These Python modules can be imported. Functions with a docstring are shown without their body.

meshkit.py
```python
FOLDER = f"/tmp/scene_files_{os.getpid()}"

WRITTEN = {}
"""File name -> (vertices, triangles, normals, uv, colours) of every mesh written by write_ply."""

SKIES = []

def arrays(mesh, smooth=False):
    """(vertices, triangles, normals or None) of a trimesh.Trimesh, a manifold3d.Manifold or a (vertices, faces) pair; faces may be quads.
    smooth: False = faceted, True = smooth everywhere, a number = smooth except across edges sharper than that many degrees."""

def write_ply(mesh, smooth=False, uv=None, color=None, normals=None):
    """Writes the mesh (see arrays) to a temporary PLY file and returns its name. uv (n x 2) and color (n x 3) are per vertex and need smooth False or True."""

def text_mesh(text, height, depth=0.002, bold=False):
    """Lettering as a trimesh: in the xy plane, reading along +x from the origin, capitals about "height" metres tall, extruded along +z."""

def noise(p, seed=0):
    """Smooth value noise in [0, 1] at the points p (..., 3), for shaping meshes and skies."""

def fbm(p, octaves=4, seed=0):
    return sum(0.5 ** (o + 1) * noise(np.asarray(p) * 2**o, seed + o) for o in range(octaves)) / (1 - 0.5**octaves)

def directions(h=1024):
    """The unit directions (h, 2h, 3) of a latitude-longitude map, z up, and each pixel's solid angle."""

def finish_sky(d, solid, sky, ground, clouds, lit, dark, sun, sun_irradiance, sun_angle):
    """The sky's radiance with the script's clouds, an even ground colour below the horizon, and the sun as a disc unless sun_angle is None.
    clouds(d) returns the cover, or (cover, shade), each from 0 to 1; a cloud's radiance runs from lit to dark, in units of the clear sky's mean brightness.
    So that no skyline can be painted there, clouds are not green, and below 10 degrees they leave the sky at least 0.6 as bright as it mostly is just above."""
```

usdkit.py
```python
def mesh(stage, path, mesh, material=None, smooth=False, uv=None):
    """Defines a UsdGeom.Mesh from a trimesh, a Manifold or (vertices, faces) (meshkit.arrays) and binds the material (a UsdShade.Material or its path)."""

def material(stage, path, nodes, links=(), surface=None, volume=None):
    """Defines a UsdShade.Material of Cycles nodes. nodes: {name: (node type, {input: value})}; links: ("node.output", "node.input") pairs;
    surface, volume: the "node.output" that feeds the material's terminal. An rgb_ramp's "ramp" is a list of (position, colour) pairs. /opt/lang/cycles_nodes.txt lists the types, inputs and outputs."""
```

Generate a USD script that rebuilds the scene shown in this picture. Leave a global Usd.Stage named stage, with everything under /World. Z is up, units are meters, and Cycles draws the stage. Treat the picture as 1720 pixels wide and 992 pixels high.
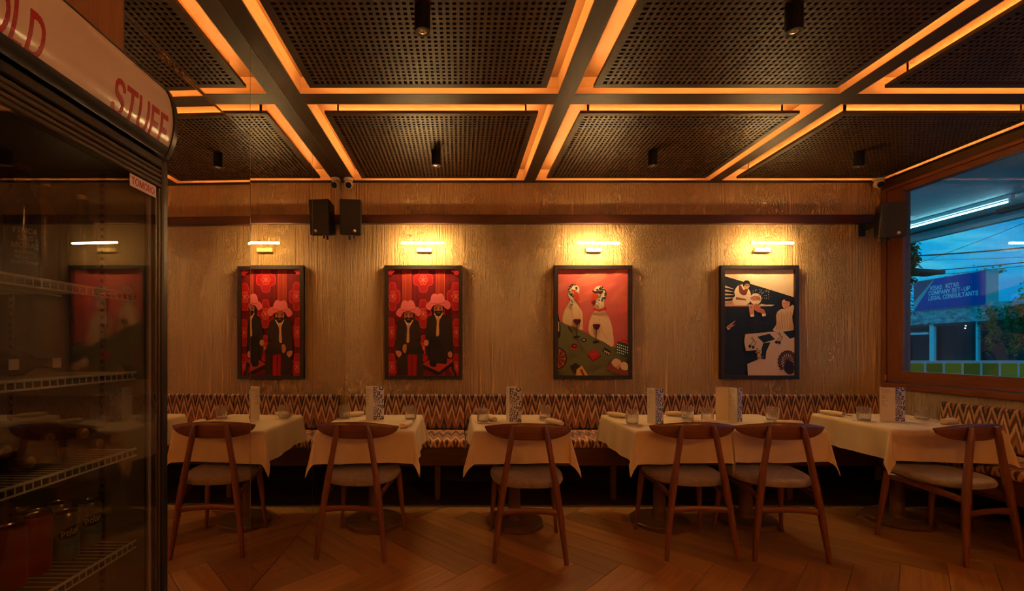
import math, random
import numpy as np, trimesh, manifold3d, usdkit, meshkit
from shapely.geometry import Polygon, Point, box as sbox, LineString
from shapely import affinity
from shapely.ops import unary_union
from pxr import Usd, UsdGeom, UsdLux, UsdShade, Gf, Sdf, Vt

stage = Usd.Stage.CreateInMemory()
UsdGeom.SetStageUpAxis(stage, 'Z'); UsdGeom.SetStageMetersPerUnit(stage, 1.0)
UsdGeom.Xform.Define(stage, '/World'); UsdGeom.Scope.Define(stage, '/World/Looks')

# ------------------------------------------------------------------ camera, sky, light levels
EXPOSURE = 0.0
SKY = 1.4            # dusk sky
COVE = 48.0           # led strips over the ceiling panels
PICTURE = 290.0        # picture lamps
FILL_GLOBE = 70.0        # unseen globes added behind the camera as fill light
TUBE = 16.0           # veranda fluorescent tube
CAMH = 1.25
cam = UsdGeom.Camera.Define(stage, '/World/camera')
cam.AddTranslateOp().Set((0, 0, CAMH)); cam.AddRotateXOp().Set(90)
cam.CreateHorizontalApertureAttr(36.0); cam.CreateVerticalApertureAttr(36.0 * 992 / 1720)
cam.CreateFocalLengthAttr(36.0 * 765 / 1720)
cam.CreateHorizontalApertureOffsetAttr(36.0 * 89 / 1720); cam.CreateVerticalApertureOffsetAttr(36.0 * 87 / 1720)
cam.CreateClippingRangeAttr((0.05, 1000)); cam.CreateExposureAttr(EXPOSURE)

def lin(r, g, b):
    f = lambda c: (c / 255 / 12.92) if c / 255 <= 0.04045 else ((c / 255 + 0.055) / 1.055) ** 2.4
    return (f(r), f(g), f(b))

def mat(name, nodes, links=(), surface='p.BSDF'):
    return usdkit.material(stage, '/World/Looks/' + name, nodes, list(links), surface=surface)

dome = UsdLux.DomeLight.Define(stage, '/World/sky')
dome.CreateIntensityAttr(1.0)
skym = mat('sky_look', {
    't': ('texture_coordinate', {}), 'm': ('mapping', {'scale': (1.3, 1.3, 4.0)}),
    'n': ('noise_texture', {'scale': 2.6, 'detail': 5, 'roughness': 0.55, 'distortion': 0.4}),
    'r': ('rgb_ramp', {'ramp': [(0.40, lin(0, 116, 168)), (0.56, lin(0, 148, 192)), (0.70, lin(80, 182, 208))]}),
    'b': ('background_shader', {'strength': SKY})},
    [('t.generated', 'm.vector'), ('m.vector', 'n.vector'), ('n.fac', 'r.fac'), ('r.color', 'b.color')], surface='b.background')
UsdShade.MaterialBindingAPI.Apply(dome.GetPrim()).Bind(skym)

# ------------------------------------------------------------------ helpers
rng = random.Random(7); nrng = np.random.default_rng(7)
_used = {}
def numbered(parent, name):
    k = (parent, name); n = _used.get(k, 0); _used[k] = n + 1
    return f'{parent}/{name}' + (f'_{n:03d}' if n else '')
def ppath(parent):
    if parent is None: return '/World'
    return str(parent.GetPath())
def tag(p, label=None, cat=None, group=None, kind=None):
    for k, v in (('label', label), ('category', cat), ('group', group), ('kind', kind)):
        if v: p.SetCustomDataByKey(k, v)
    return p
def thing(name, label=None, cat=None, loc=(0, 0, 0), rz=0.0, group=None, kind=None):
    x = UsdGeom.Xform.Define(stage, numbered('/World', name))
    x.AddTranslateOp().Set(tuple(map(float, loc))); x.AddRotateZOp().Set(float(rz))
    return tag(x.GetPrim(), label, cat, group, kind)
def copy_of(root, label, loc, rz, group=None):
    base = root.GetName()
    r = UsdGeom.Xform.Define(stage, numbered('/World', base)); p = r.GetPrim()
    p.GetReferences().AddInternalReference(root.GetPath()); p.SetInstanceable(True)
    r.ClearXformOpOrder(); 
    p.GetAttribute('xformOp:translate').Set(Gf.Vec3d(*map(float, loc))) if p.GetAttribute('xformOp:translate') else r.AddTranslateOp().Set(tuple(map(float, loc)))
    p.GetAttribute('xformOp:rotateZ').Set(float(rz)) if p.GetAttribute('xformOp:rotateZ') else r.AddRotateZOp().Set(float(rz))
    UsdGeom.Xformable(p).GetXformOpOrderAttr().Set(Vt.TokenArray(['xformOp:translate', 'xformOp:rotateZ']))
    c = dict(root.GetCustomData())
    return tag(p, label, c.get('category'), group or c.get('group'))
def part(name, mesh, m, parent=None, label=None, smooth=30, kind=None):
    o = usdkit.mesh(stage, numbered(ppath(parent), name), mesh, M[m] if isinstance(m, str) else m, smooth=smooth)
    return tag(o.GetPrim(), label, kind=kind)
def single(name, mesh, m, label, cat, group=None, smooth=30, kind=None):
    return tag(part(name, mesh, m, None, smooth=smooth), label, cat, group, kind)
def struct(name, mesh, m, label=None, smooth=30):
    return tag(part(name, mesh, m, None, smooth=smooth), label, kind='structure')

def cat(*ms):
    ms = [m for x in ms for m in (x if isinstance(x, (list, tuple)) else [x])]
    return trimesh.util.concatenate([to_tm(m) for m in ms])
def to_tm(m):
    if isinstance(m, trimesh.Trimesh): return m
    v, f, _ = meshkit.arrays(m); return trimesh.Trimesh(v, f, process=False)
def bx(x0, x1, y0, y1, z0, z1, c=0.0):
    if x0 > x1: x0, x1 = x1, x0
    if y0 > y1: y0, y1 = y1, y0
    if z0 > z1: z0, z1 = z1, z0
    if c <= 0:
        b = trimesh.creation.box((x1 - x0, y1 - y0, z1 - z0)); b.apply_translation(((x0 + x1) / 2, (y0 + y1) / 2, (z0 + z1) / 2)); return b
    pts = []
    for sx in (0, 1):
        for sy in (0, 1):
            for sz in (0, 1):
                X, Y, Z = (x0, x1)[sx], (y0, y1)[sy], (z0, z1)[sz]
                dx, dy, dz = (c, -c)[sx], (c, -c)[sy], (c, -c)[sz]
                pts += [(X, Y + dy, Z + dz), (X + dx, Y, Z + dz), (X + dx, Y + dy, Z)]
    return to_tm(manifold3d.Manifold.hull_points(np.array(pts)))
def rbox(x0, x1, y0, y1, z0, z1, r, seg=3):
    """rounded box: hull of eight small spheres"""
    s = trimesh.creation.icosphere(seg - 1, r).vertices
    pts = [s + (x, y, z) for x in (x0 + r, x1 - r) for y in (y0 + r, y1 - r) for z in (z0 + r, z1 - r)]
    return to_tm(manifold3d.Manifold.hull_points(np.vstack(pts)))
def cyl(p0, p1, r, n=12, r1=None):
    """a (tapered) rod between two points"""
    p0, p1 = np.array(p0, float), np.array(p1, float); d = p1 - p0; L = np.linalg.norm(d); d = d / L
    a = np.cross(d, (0, 0, 1) if abs(d[2]) < .9 else (1, 0, 0)); a /= np.linalg.norm(a); b = np.cross(d, a)
    t = np.arange(n) * 2 * math.pi / n; ring = np.outer(np.cos(t), a) + np.outer(np.sin(t), b)
    v = np.vstack([p0 + ring * r, p1 + ring * (r if r1 is None else r1), [p0], [p1]])
    f = []
    for i in range(n):
        j = (i + 1) % n
        f += [(i, n + i, j), (j, n + i, n + j), (2 * n, i, j), (2 * n + 1, n + j, n + i)]
    m = trimesh.Trimesh(v, np.array(f), process=False); 
    if m.volume < 0: m.invert()
    return m
def lathe(profile, n=32, rad=None):
    """profile [(r, z)] turned about z, closed at both ends; rad(theta, i) scales the radius"""
    pr = np.array(profile, float); k = len(pr); t = np.arange(n) * 2 * math.pi / n
    v = []
    for i, (r, z) in enumerate(pr):
        rr = r * np.ones(n) if rad is None else r * rad(t, i)
        v.append(np.stack([rr * np.cos(t), rr * np.sin(t), np.full(n, z)], 1))
    v = np.vstack(v); f = []
    for i in range(k - 1):
        for j in range(n):
            a, b = i * n + j, i * n + (j + 1) % n; c, d = a + n, b + n
            f += [(a, b, d), (a, d, c)]
    c0, c1 = len(v), len(v) + 1; v = np.vstack([v, [(0, 0, pr[0, 1])], [(0, 0, pr[-1, 1])]])
    for j in range(n):
        f += [(c0, (j + 1) % n, j), (c1, (k - 1) * n + j, (k - 1) * n + (j + 1) % n)]
    return trimesh.Trimesh(v, np.array(f), process=False)
def spline(pts, n):
    from scipy.interpolate import CubicSpline
    p = np.array(pts, float); s = np.r_[0, np.cumsum(np.linalg.norm(np.diff(p[:, :3], axis=0), axis=1))]
    return CubicSpline(s, p)(np.linspace(0, s[-1], n))
def sweep(pts, n=14, k=12, smooth_path=True, up=(0, 1, 0)):
    """pts: rows x y z rw rh: an elliptical tapering bar through the points"""
    q = spline(pts, n) if smooth_path and len(pts) > 2 else np.array([np.array(pts[0]) + (np.array(pts[-1]) - np.array(pts[0])) * i / (n - 1) for i in range(n)])
    P = q[:, :3]; T = np.gradient(P, axis=0); T /= np.linalg.norm(T, axis=1)[:, None]
    up = np.array(up, float); A = np.cross(T, up); A /= np.linalg.norm(A, axis=1)[:, None]; Bv = np.cross(A, T)
    t = np.arange(k) * 2 * math.pi / k; v = []
    for i in range(n):
        v.append(P[i] + np.outer(np.cos(t) * q[i, 3], A[i]) + np.outer(np.sin(t) * q[i, 4], Bv[i]))
    v = np.vstack(v + [P[:1], P[-1:]]); f = []
    for i in range(n - 1):
        for j in range(k):
            a, b = i * k + j, i * k + (j + 1) % k
            f += [(a, b, b + k), (a, b + k, a + k)]
    for j in range(k):
        f += [(n * k, (j + 1) % k, j), (n * k + 1, (n - 1) * k + j, (n - 1) * k + (j + 1) % k)]
    m = trimesh.Trimesh(v, np.array(f), process=False)
    if m.volume < 0: m.invert()
    return m
def moved(m, t=(0, 0, 0), rz=0, rx=0, ry=0):
    m = to_tm(m).copy()
    R = trimesh.transformations.rotation_matrix
    for ang, ax in ((rx, (1, 0, 0)), (ry, (0, 1, 0)), (rz, (0, 0, 1))):
        if ang: m.apply_transform(R(math.radians(ang), ax))
    m.apply_translation(t); return m
def extrude(poly, h):
    gs = getattr(poly, 'geoms', [poly])
    return trimesh.util.concatenate([trimesh.creation.extrude_polygon(g, h, engine='earcut') for g in gs if g.area > 1e-9])
def text(s, h, depth=0.0006, width=None, bold=False):
    m = meshkit.text_mesh(s, h, depth, bold=bold)
    if width:
        w = m.bounds[1][0] - m.bounds[0][0]; m.apply_scale((width / w, 1, 1))
    m.apply_translation((-m.bounds[0][0], 0, 0)); return m

# ------------------------------------------------------------------ materials
M = {}
def plain(name, col, rough=0.5, metal=0.0, **kw):
    d = {'base_color': col, 'roughness': rough, 'metallic': metal}; d.update(kw)
    M[name] = mat(name, {'p': ('principled_bsdf', d)})
def wood(name, dark, light, axis='x', rough=0.45, grain=1.0, rot=0.0, coat=0.0, bump=0.15, spec=.5):
    sc = {'x': (2.2, 38, 38), 'y': (38, 2.2, 38), 'z': (38, 38, 2.2)}[axis]
    M[name] = mat(name, {
        't': ('texture_coordinate', {}), 'r0': ('mapping', {'rotation': (0, 0, math.radians(rot))}), 'm': ('mapping', {'scale': tuple(s * grain for s in sc)}),
        'n': ('noise_texture', {'scale': 1.0, 'detail': 6, 'roughness': 0.62, 'distortion': 1.2}),
        'r': ('rgb_ramp', {'ramp': [(0.28, dark), (0.5, tuple((a + b) / 2 for a, b in zip(dark, light))), (0.72, light)]}),
        'b': ('bump', {'strength': bump, 'distance': 0.002}),
        'p': ('principled_bsdf', {'roughness': rough, 'specular_ior_level': spec, 'coat_weight': coat, 'coat_roughness': 0.2})},
        [('t.object', 'r0.vector'), ('r0.vector', 'm.vector'), ('m.vector', 'n.vector'), ('n.fac', 'r.fac'), ('r.color', 'p.base_color'), ('n.fac', 'b.height'), ('b.normal', 'p.normal')])
def glow(name, col, strength):
    M[name] = mat(name, {'e': ('emission', {'color': col, 'strength': strength})}, surface='e.emission')

wood('veneer_x', (.52, .28, .10), (.68, .41, .17), 'x', .5)
wood('veneer_y', (.52, .28, .10), (.68, .41, .17), 'y', .5)
wood('beam_x', (.026, .012, .005), (.050, .023, .009), 'x', .5, spec=.3)
wood('beam_y', (.026, .012, .005), (.050, .023, .009), 'y', .5, spec=.3)
wood('lattice_wood', (.034, .014, .005), (.066, .027, .010), 'y', .45, spec=.28)
wood('rail_wood', (.050, .012, .006), (.090, .024, .012), 'x', .35)
wood('window_wood', (.12, .035, .013), (.20, .065, .026), 'z', .38)
wood('window_wood_y', (.12, .035, .013), (.20, .065, .026), 'y', .38)
wood('chair_wood', (.13, .036, .012), (.24, .078, .027), 'z', .34, coat=.3)
wood('chair_wood_x', (.11, .030, .010), (.20, .062, .022), 'x', .32, coat=.3)
wood('table_wood', (.09, .040, .016), (.18, .085, .034), 'x', .45)
wood('apron_wood', (.085, .030, .012), (.15, .056, .022), 'x', .42)
wood('apron_wood_y', (.085, .030, .012), (.15, .056, .022), 'y', .42)
wood('dark_floor_wood', (.040, .018, .009), (.075, .036, .018), 'x', .5)
wood('panel_wood', (.22, .080, .025), (.32, .13, .045), 'z', .45)
for i, k in enumerate((0.82, 1.0, 1.18)):
    for d, r in (('a', 45), ('b', -45)):
        wood(f'plank_{d}_{i}', (.26 * k, .120 * k, .032 * k), (.44 * k, .215 * k, .064 * k), 'x', .40, rot=r, grain=.6, bump=.25)
plain('joint', (.03, .014, .007), .9)
plain('black', (.008, .008, .009), .3)
plain('black_matt', (.02, .017, .015), .7)
plain('void', (.010, .007, .005), .9)
plain('gold', (.80, .55, .20), .28, 1.0)
plain('brass_paint', (.72, .52, .18), .4, .25)
plain('steel', (.62, .60, .57), .22, 1.0)
plain('chrome', (.8, .8, .8), .12, 1.0)
plain('frame_wood', (.016, .006, .005), .5)
plain('camera_white', (.62, .55, .42), .35)
plain('paper', (.72, .66, .56), .7)
plain('print_paper', (.58, .55, .58), .6)
plain('ink', (.035, .03, .05), .6)
plain('grey_ink', (.25, .20, .17), .7)
plain('mirror', (.86, .80, .70), .0, 1.0)
plain('mirror_edge', (.16, .11, .06), .3)
plain('soffit', (.34, .17, .06), .6)
glow('cove_light', (1.0, .53, .19), COVE)
glow('picture_light', (1.0, .66, .27), PICTURE)
glow('fill_glow', (1.0, .38, .08), FILL_GLOBE)
glow('tube_light', (.30, .85, 1.0), TUBE)
# plaster: combed vertical ridges broken by trowel lumps
def plaster(name, c0, c1, strength=1.0):
    M[name] = mat(name, {
        't': ('texture_coordinate', {}),
        'm1': ('mapping', {'scale': (58, 58, 1.5)}), 'n1': ('noise_texture', {'scale': 1.0, 'detail': 4, 'roughness': .6, 'distortion': .35}),
        'r1': ('rgb_ramp', {'ramp': [(0.35, (0, 0, 0)), (0.48, (.35, .35, .35)), (0.62, (1, 1, 1))]}),
        'm2': ('mapping', {'scale': (1, 1, .34)}), 'n2': ('noise_texture', {'scale': 30.0, 'detail': 5, 'roughness': .6, 'distortion': 1.8}),
        'm3': ('mapping', {'scale': (3.0, 3.0, .7)}), 'n3': ('noise_texture', {'scale': 1.0, 'detail': 3}),
        'n4': ('noise_texture', {'scale': 1.7, 'detail': 2}),
        'k': ('rgb_ramp', {'ramp': [(0.45, (0, 0, 0)), (0.60, (1, 1, 1))]}),
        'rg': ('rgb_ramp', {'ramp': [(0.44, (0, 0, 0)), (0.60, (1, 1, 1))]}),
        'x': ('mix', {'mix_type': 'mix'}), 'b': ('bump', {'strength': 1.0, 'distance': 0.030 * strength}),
        'c': ('rgb_ramp', {'ramp': [(0.3, c0), (0.7, c1)]}), 'dr': ('rgb_ramp', {'ramp': [(0.0, (.90, .87, .82)), (0.5, (1, 1, 1))]}), 'dm': ('mix', {'mix_type': 'multiply', 'fac': 1.0}),  # base colour darkened in the recesses, groove shading put into the colour
        'p': ('principled_bsdf', {'roughness': .5, 'specular_ior_level': .4})},
        [('t.object', 'm1.vector'), ('m1.vector', 'n1.vector'), ('t.object', 'm2.vector'), ('m2.vector', 'n2.vector'), ('t.object', 'm3.vector'), ('m3.vector', 'n3.vector'),
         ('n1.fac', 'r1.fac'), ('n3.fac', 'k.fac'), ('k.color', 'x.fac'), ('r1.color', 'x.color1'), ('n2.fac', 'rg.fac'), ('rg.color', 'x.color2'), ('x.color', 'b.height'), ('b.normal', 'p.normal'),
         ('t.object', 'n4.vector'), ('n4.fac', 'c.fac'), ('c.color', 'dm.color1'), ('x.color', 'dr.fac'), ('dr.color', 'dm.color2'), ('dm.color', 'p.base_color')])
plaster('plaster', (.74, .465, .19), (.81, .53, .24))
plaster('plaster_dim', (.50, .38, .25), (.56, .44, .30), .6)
# cloth
M['linen'] = mat('linen', {'t': ('texture_coordinate', {}), 'w1': ('noise_texture', {'scale': 420, 'detail': 1}), 'n': ('noise_texture', {'scale': 5, 'detail': 3}),
    'r': ('rgb_ramp', {'ramp': [(.3, (.62, .47, .26)), (.7, (.70, .545, .32))]}), 'b': ('bump', {'strength': .25, 'distance': .001}),
    'p': ('principled_bsdf', {'roughness': .85, 'sheen_weight': .2})},
    [('t.object', 'w1.vector'), ('t.object', 'n.vector'), ('n.fac', 'r.fac'), ('r.color', 'p.base_color'), ('w1.fac', 'b.height'), ('b.normal', 'p.normal')])
M['seat_fabric'] = mat('seat_fabric', {'t': ('texture_coordinate', {}), 'w1': ('noise_texture', {'scale': 300, 'detail': 2}), 'n': ('noise_texture', {'scale': 40, 'detail': 4}),
    'r': ('rgb_ramp', {'ramp': [(.3, (.22, .16, .11)), (.7, (.31, .235, .17))]}), 'b': ('bump', {'strength': .3, 'distance': .001}),
    'p': ('principled_bsdf', {'roughness': .9, 'sheen_weight': .3})},
    [('t.object', 'w1.vector'), ('t.object', 'n.vector'), ('n.fac', 'r.fac'), ('r.color', 'p.base_color'), ('w1.fac', 'b.height'), ('b.normal', 'p.normal')])
# chevron weave: colour bands pushed up and down by a zigzag, jagged like ikat
def chevron(name, period, amp, band, tone=1.0):
    c = lambda r, g, b: tuple(x * tone for x in lin(r, g, b))
    cols = [c(186, 138, 92), c(128, 80, 56), c(62, 40, 36), c(158, 112, 80), c(140, 84, 58), c(206, 168, 122), c(92, 58, 46), c(176, 134, 94), c(54, 36, 34), c(136, 84, 60)]
    n = len(cols)
    M[name] = mat(name, {
        't': ('texture_coordinate', {}), 's': ('separate_xyz', {}),
        'nz': ('noise_texture', {'scale': 1.0, 'detail': 2}), 'mp': ('mapping', {'scale': (170, 14, 14)}), 'no': ('math', {'math_type': 'multiply', 'value2': .045}),
        'tri': ('math', {'math_type': 'pingpong', 'value2': period / 2}), 'ta': ('math', {'math_type': 'multiply', 'value2': amp / (period / 2)}),
        # second, longer wave so that neighbouring peaks differ in height
        'tri2': ('math', {'math_type': 'pingpong', 'value2': period * 1.5}), 'tb': ('math', {'math_type': 'multiply', 'value2': .55 * amp / (period * 1.5)}),
        'v': ('math', {'math_type': 'subtract'}), 'a1': ('math', {'math_type': 'add'}), 'a2': ('math', {'math_type': 'add'}), 'a3': ('math', {'math_type': 'add'}),
        'q': ('math', {'math_type': 'divide', 'value2': band * n}), 'fr': ('math', {'math_type': 'fraction'}),
        'r': ('rgb_ramp', {'ramp': [(i / n, cc) for i, cc in enumerate(cols)], 'interpolate': False}),
        'wv': ('noise_texture', {'scale': 260, 'detail': 1}), 'b': ('bump', {'strength': .3, 'distance': .0015}),
        'p': ('principled_bsdf', {'roughness': .85, 'sheen_weight': .15})},
        [('t.object', 's.vector'), ('t.object', 'mp.vector'), ('mp.vector', 'nz.vector'), ('nz.fac', 'no.value1'),
         ('s.x', 'tri.value1'), ('tri.value', 'ta.value1'), ('s.x', 'tri2.value1'), ('tri2.value', 'tb.value1'),
         ('s.z', 'v.value1'), ('s.y', 'v.value2'), ('v.value', 'a1.value1'), ('ta.value', 'a1.value2'), ('a1.value', 'a2.value1'), ('tb.value', 'a2.value2'),
         ('a2.value', 'a3.value1'), ('no.value', 'a3.value2'), ('a3.value', 'q.value1'), ('q.value', 'fr.value1'), ('fr.value', 'r.fac'), ('r.color', 'p.base_color'),
         ('t.object', 'wv.vector'), ('wv.fac', 'b.height'), ('b.normal', 'p.normal')])
chevron('chevron_back', .074, .130, .055)
chevron('chevron_seat_lit', .074, .150, .075, 1.15)  # paler copy of the weave: lamp light on the seat put into its colour
# glass
def thin_glass(name, tint, f0, refl=1.0):
    M[name] = mat(name, {'t': ('transparent_bsdf', {'color': tint}), 'g': ('glossy_bsdf', {'color': (refl, refl, refl), 'roughness': 0.0}),
        'l': ('layer_weight', {'blend': .5}), 'pw': ('math', {'math_type': 'power', 'value2': 5.0}), 'ma': ('math', {'math_type': 'multiply_add', 'value2': 1 - f0, 'value3': f0}), 'x': ('mix_closure', {})},
        [('l.facing', 'pw.value1'), ('pw.value', 'ma.value1'), ('ma.value', 'x.fac'), ('t.BSDF', 'x.closure1'), ('g.BSDF', 'x.closure2')], surface='x.closure')
thin_glass('pane', (.97, .985, .99), .045)
thin_glass('shop_pane', (.6, .65, .68), .02, .6)
thin_glass('door_glass', (.93, .93, .92), .055)
M['tumbler_glass'] = mat('tumbler_glass', {'g': ('principled_bsdf', {'base_color': (.98, .98, .97), 'roughness': .02, 'transmission_weight': 1.0, 'ior': 1.47}),
    'd': ('diffuse_bsdf', {'color': (.85, .83, .78)}), 'x': ('mix_closure', {'fac': .05})}, [('g.BSDF', 'x.closure1'), ('d.BSDF', 'x.closure2')], surface='x.closure')
plain('fridge_liner', (.26, .25, .245), .5)
plain('fridge_track', (.16, .15, .145), .4)
plain('shelf_white', (.85, .83, .80), .4)
plain('bronze', (.045, .030, .018), .3)
plain('seal_grey', (.22, .20, .18), .6)
plain('sticker_pink', (.62, .40, .36), .5)
plain('sticker_pale', (.75, .62, .60), .5)
plain('sign_letter', lin(158, 24, 16), .45)
plain('header_cream', (.62, .50, .40), .16)
plain('bottle_dark', (.020, .022, .012), .12)
plain('bottle_green', (.03, .06, .02), .12)
plain('bottle_amber', (.12, .045, .012), .12)
plain('gold_foil', (.75, .52, .18), .28, .9)
plain('copper_foil', (.60, .30, .18), .28, .9)
plain('silver_foil', (.7, .7, .68), .25, .9)
plain('label_grey', (.55, .52, .48), .6)
plain('label_white', (.80, .78, .75), .5)
plain('can_red', (.42, .005, .005), .3)
plain('can_silver', (.55, .54, .52), .28, .7)
plain('can_blue', (.20, .34, .45), .35)
plain('speaker_grille', (.018, .017, .016), .6)
plain('soffit_white', (.34, .40, .40), .6)
plain('outside_white', (.70, .72, .72), .6)
plain('outside_dark', (.05, .05, .05), .8)
plain('sign_blue', lin(18, 52, 150), .4)
plain('sign_red', lin(235, 80, 110), .5)
plain('sign_white', (.9, .9, .9), .5)
plain('sign_side', (.45, .47, .47), .5)

plain('blue_block', (.16, .42, .55), .12)
plain('shop_glass', (.012, .03, .045), .06)
glow('shop_spot', (1.0, .9, .75), 6.0)
M['stained_concrete'] = mat('stained_concrete', {'t': ('texture_coordinate', {}), 'm': ('mapping', {'scale': (2.2, 2.2, 5)}), 'n': ('noise_texture', {'scale': 1.6, 'detail': 6, 'roughness': .65}),
    'r': ('rgb_ramp', {'ramp': [(.36, (.10, .12, .12)), (.5, (.36, .40, .40)), (.66, (.62, .66, .65))]}), 'p': ('principled_bsdf', {'roughness': .8})},
    [('t.object', 'm.vector'), ('m.vector', 'n.vector'), ('n.fac', 'r.fac'), ('r.color', 'p.base_color')])
def leaf(name, c):
    M[name] = mat(name, {'d': ('diffuse_bsdf', {'color': c}), 'tr': ('translucent_bsdf', {'color': c}), 'x': ('mix_closure', {'fac': .3})}, [('d.BSDF', 'x.closure1'), ('tr.BSDF', 'x.closure2')], surface='x.closure')
leaf('green_block', (.80, .52, .05)); leaf('green_block_dark', (.50, .36, .04)); leaf('outside_leaf', (.10, .20, .06)); leaf('outside_leaf_dark', (.05, .10, .035))
M['print'] = mat('print', {'a': ('attribute', {'attribute': 'Cd'}), 'p': ('principled_bsdf', {'roughness': .55, 'specular_ior_level': .3})}, [('a.color', 'p.base_color')])

# ------------------------------------------------------------------ room dimensions
XL, XR, YB, YF = -1.075, 3.99, 4.30, -2.50      # mirror wall, window wall, picture wall, wall behind the camera
ZB, ZS = 2.802, 2.905                            # underside of the beams, soffit in the coffers

# ------------------------------------------------------------------ walls
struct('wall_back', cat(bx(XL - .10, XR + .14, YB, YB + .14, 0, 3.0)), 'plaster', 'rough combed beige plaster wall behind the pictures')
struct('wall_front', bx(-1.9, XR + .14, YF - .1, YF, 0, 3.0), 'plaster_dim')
WY0, WY1, WZ0, WZ1 = .60, 4.295, .870, 2.730     # window opening with its frame
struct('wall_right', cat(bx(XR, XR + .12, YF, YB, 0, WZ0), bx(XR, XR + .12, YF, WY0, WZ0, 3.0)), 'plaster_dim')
struct('trim_1', bx(-1.065, XR, YB - .045, YB + .01, 2.408, 2.490, .004), 'rail_wood', 'dark red-brown wooden rail running along the plaster wall')
struct('trim_2', bx(XR - .005, XR + .12, WY0, YB, WZ1, 3.0), 'beam_y', 'dark wooden header above the window')
struct('wall_left', cat(bx(XL - .1, XL, YF, .86, 0, 3.0), bx(XL - .1, XL, .86, 1.46, 2.150, 3.0)), 'panel_wood', 'vertical orange-brown wood panelling above and beside the drinks fridge')
struct('wall_niche', cat(bx(-1.75, -1.70, .80, 1.70, 0, 2.35), bx(-1.75, XL - .1, .80, .86, 0, 2.35), bx(-1.75, XL - .02, 1.62, 1.70, 0, 2.30), bx(-1.75, XL - .1, .80, 1.70, 2.30, 2.35)), 'black_matt', 'dark niche behind the drinks fridge')
struct('wall_mirror', cat(bx(XL - .16, XL - .04, 1.60, YB, 0, 3.0), bx(XL - .16, XL - .04, 1.44, 1.60, 2.16, 3.0)), 'black_matt', 'dark backing wall behind the mirror panels')

# mirror panels on the left wall: the lower near one hangs slightly out of true
def mirror(y0, y1, z0, z1, label, yaw=0.0):
    t = thing('mirror_panel', label, 'mirror', (XL, y1, 0), 0, 'mirror panels on the left wall')
    b = bx(-.012, 0, y0 - y1 + .0012, -.0012, z0, z1 - .0015)
    p = part('mirror_glass', moved(b, rz=math.degrees(yaw)), 'mirror', t, smooth=False)
    e = cat(bx(-.012, .0006, y0 - y1 - .0012, y0 - y1 + .0014, z0, z1 - .0015), bx(-.012, .0006, y0 - y1 - .0012, 0, z1 - .0030, z1))
    part('edge', moved(e, rz=math.degrees(yaw)), 'mirror_edge', t, smooth=False)
mirror(3.333, YB, 0, ZB, 'narrow tall wall mirror next to the picture wall corner')
mirror(2.344, 3.333, 0, ZB, 'tall wall mirror showing the reflected red painting, second from the corner')
mirror(1.630, 2.344, 0, 2.323, 'slightly crooked wall mirror right beside the drinks fridge', yaw=-0.0224)
mirror(1.46, 2.344, 2.323, ZB, 'upper wall mirror under the ceiling above the crooked mirror')
mirror(1.46, 1.630, 2.10, 2.323, 'small wall mirror piece just above the fridge header')

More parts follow.
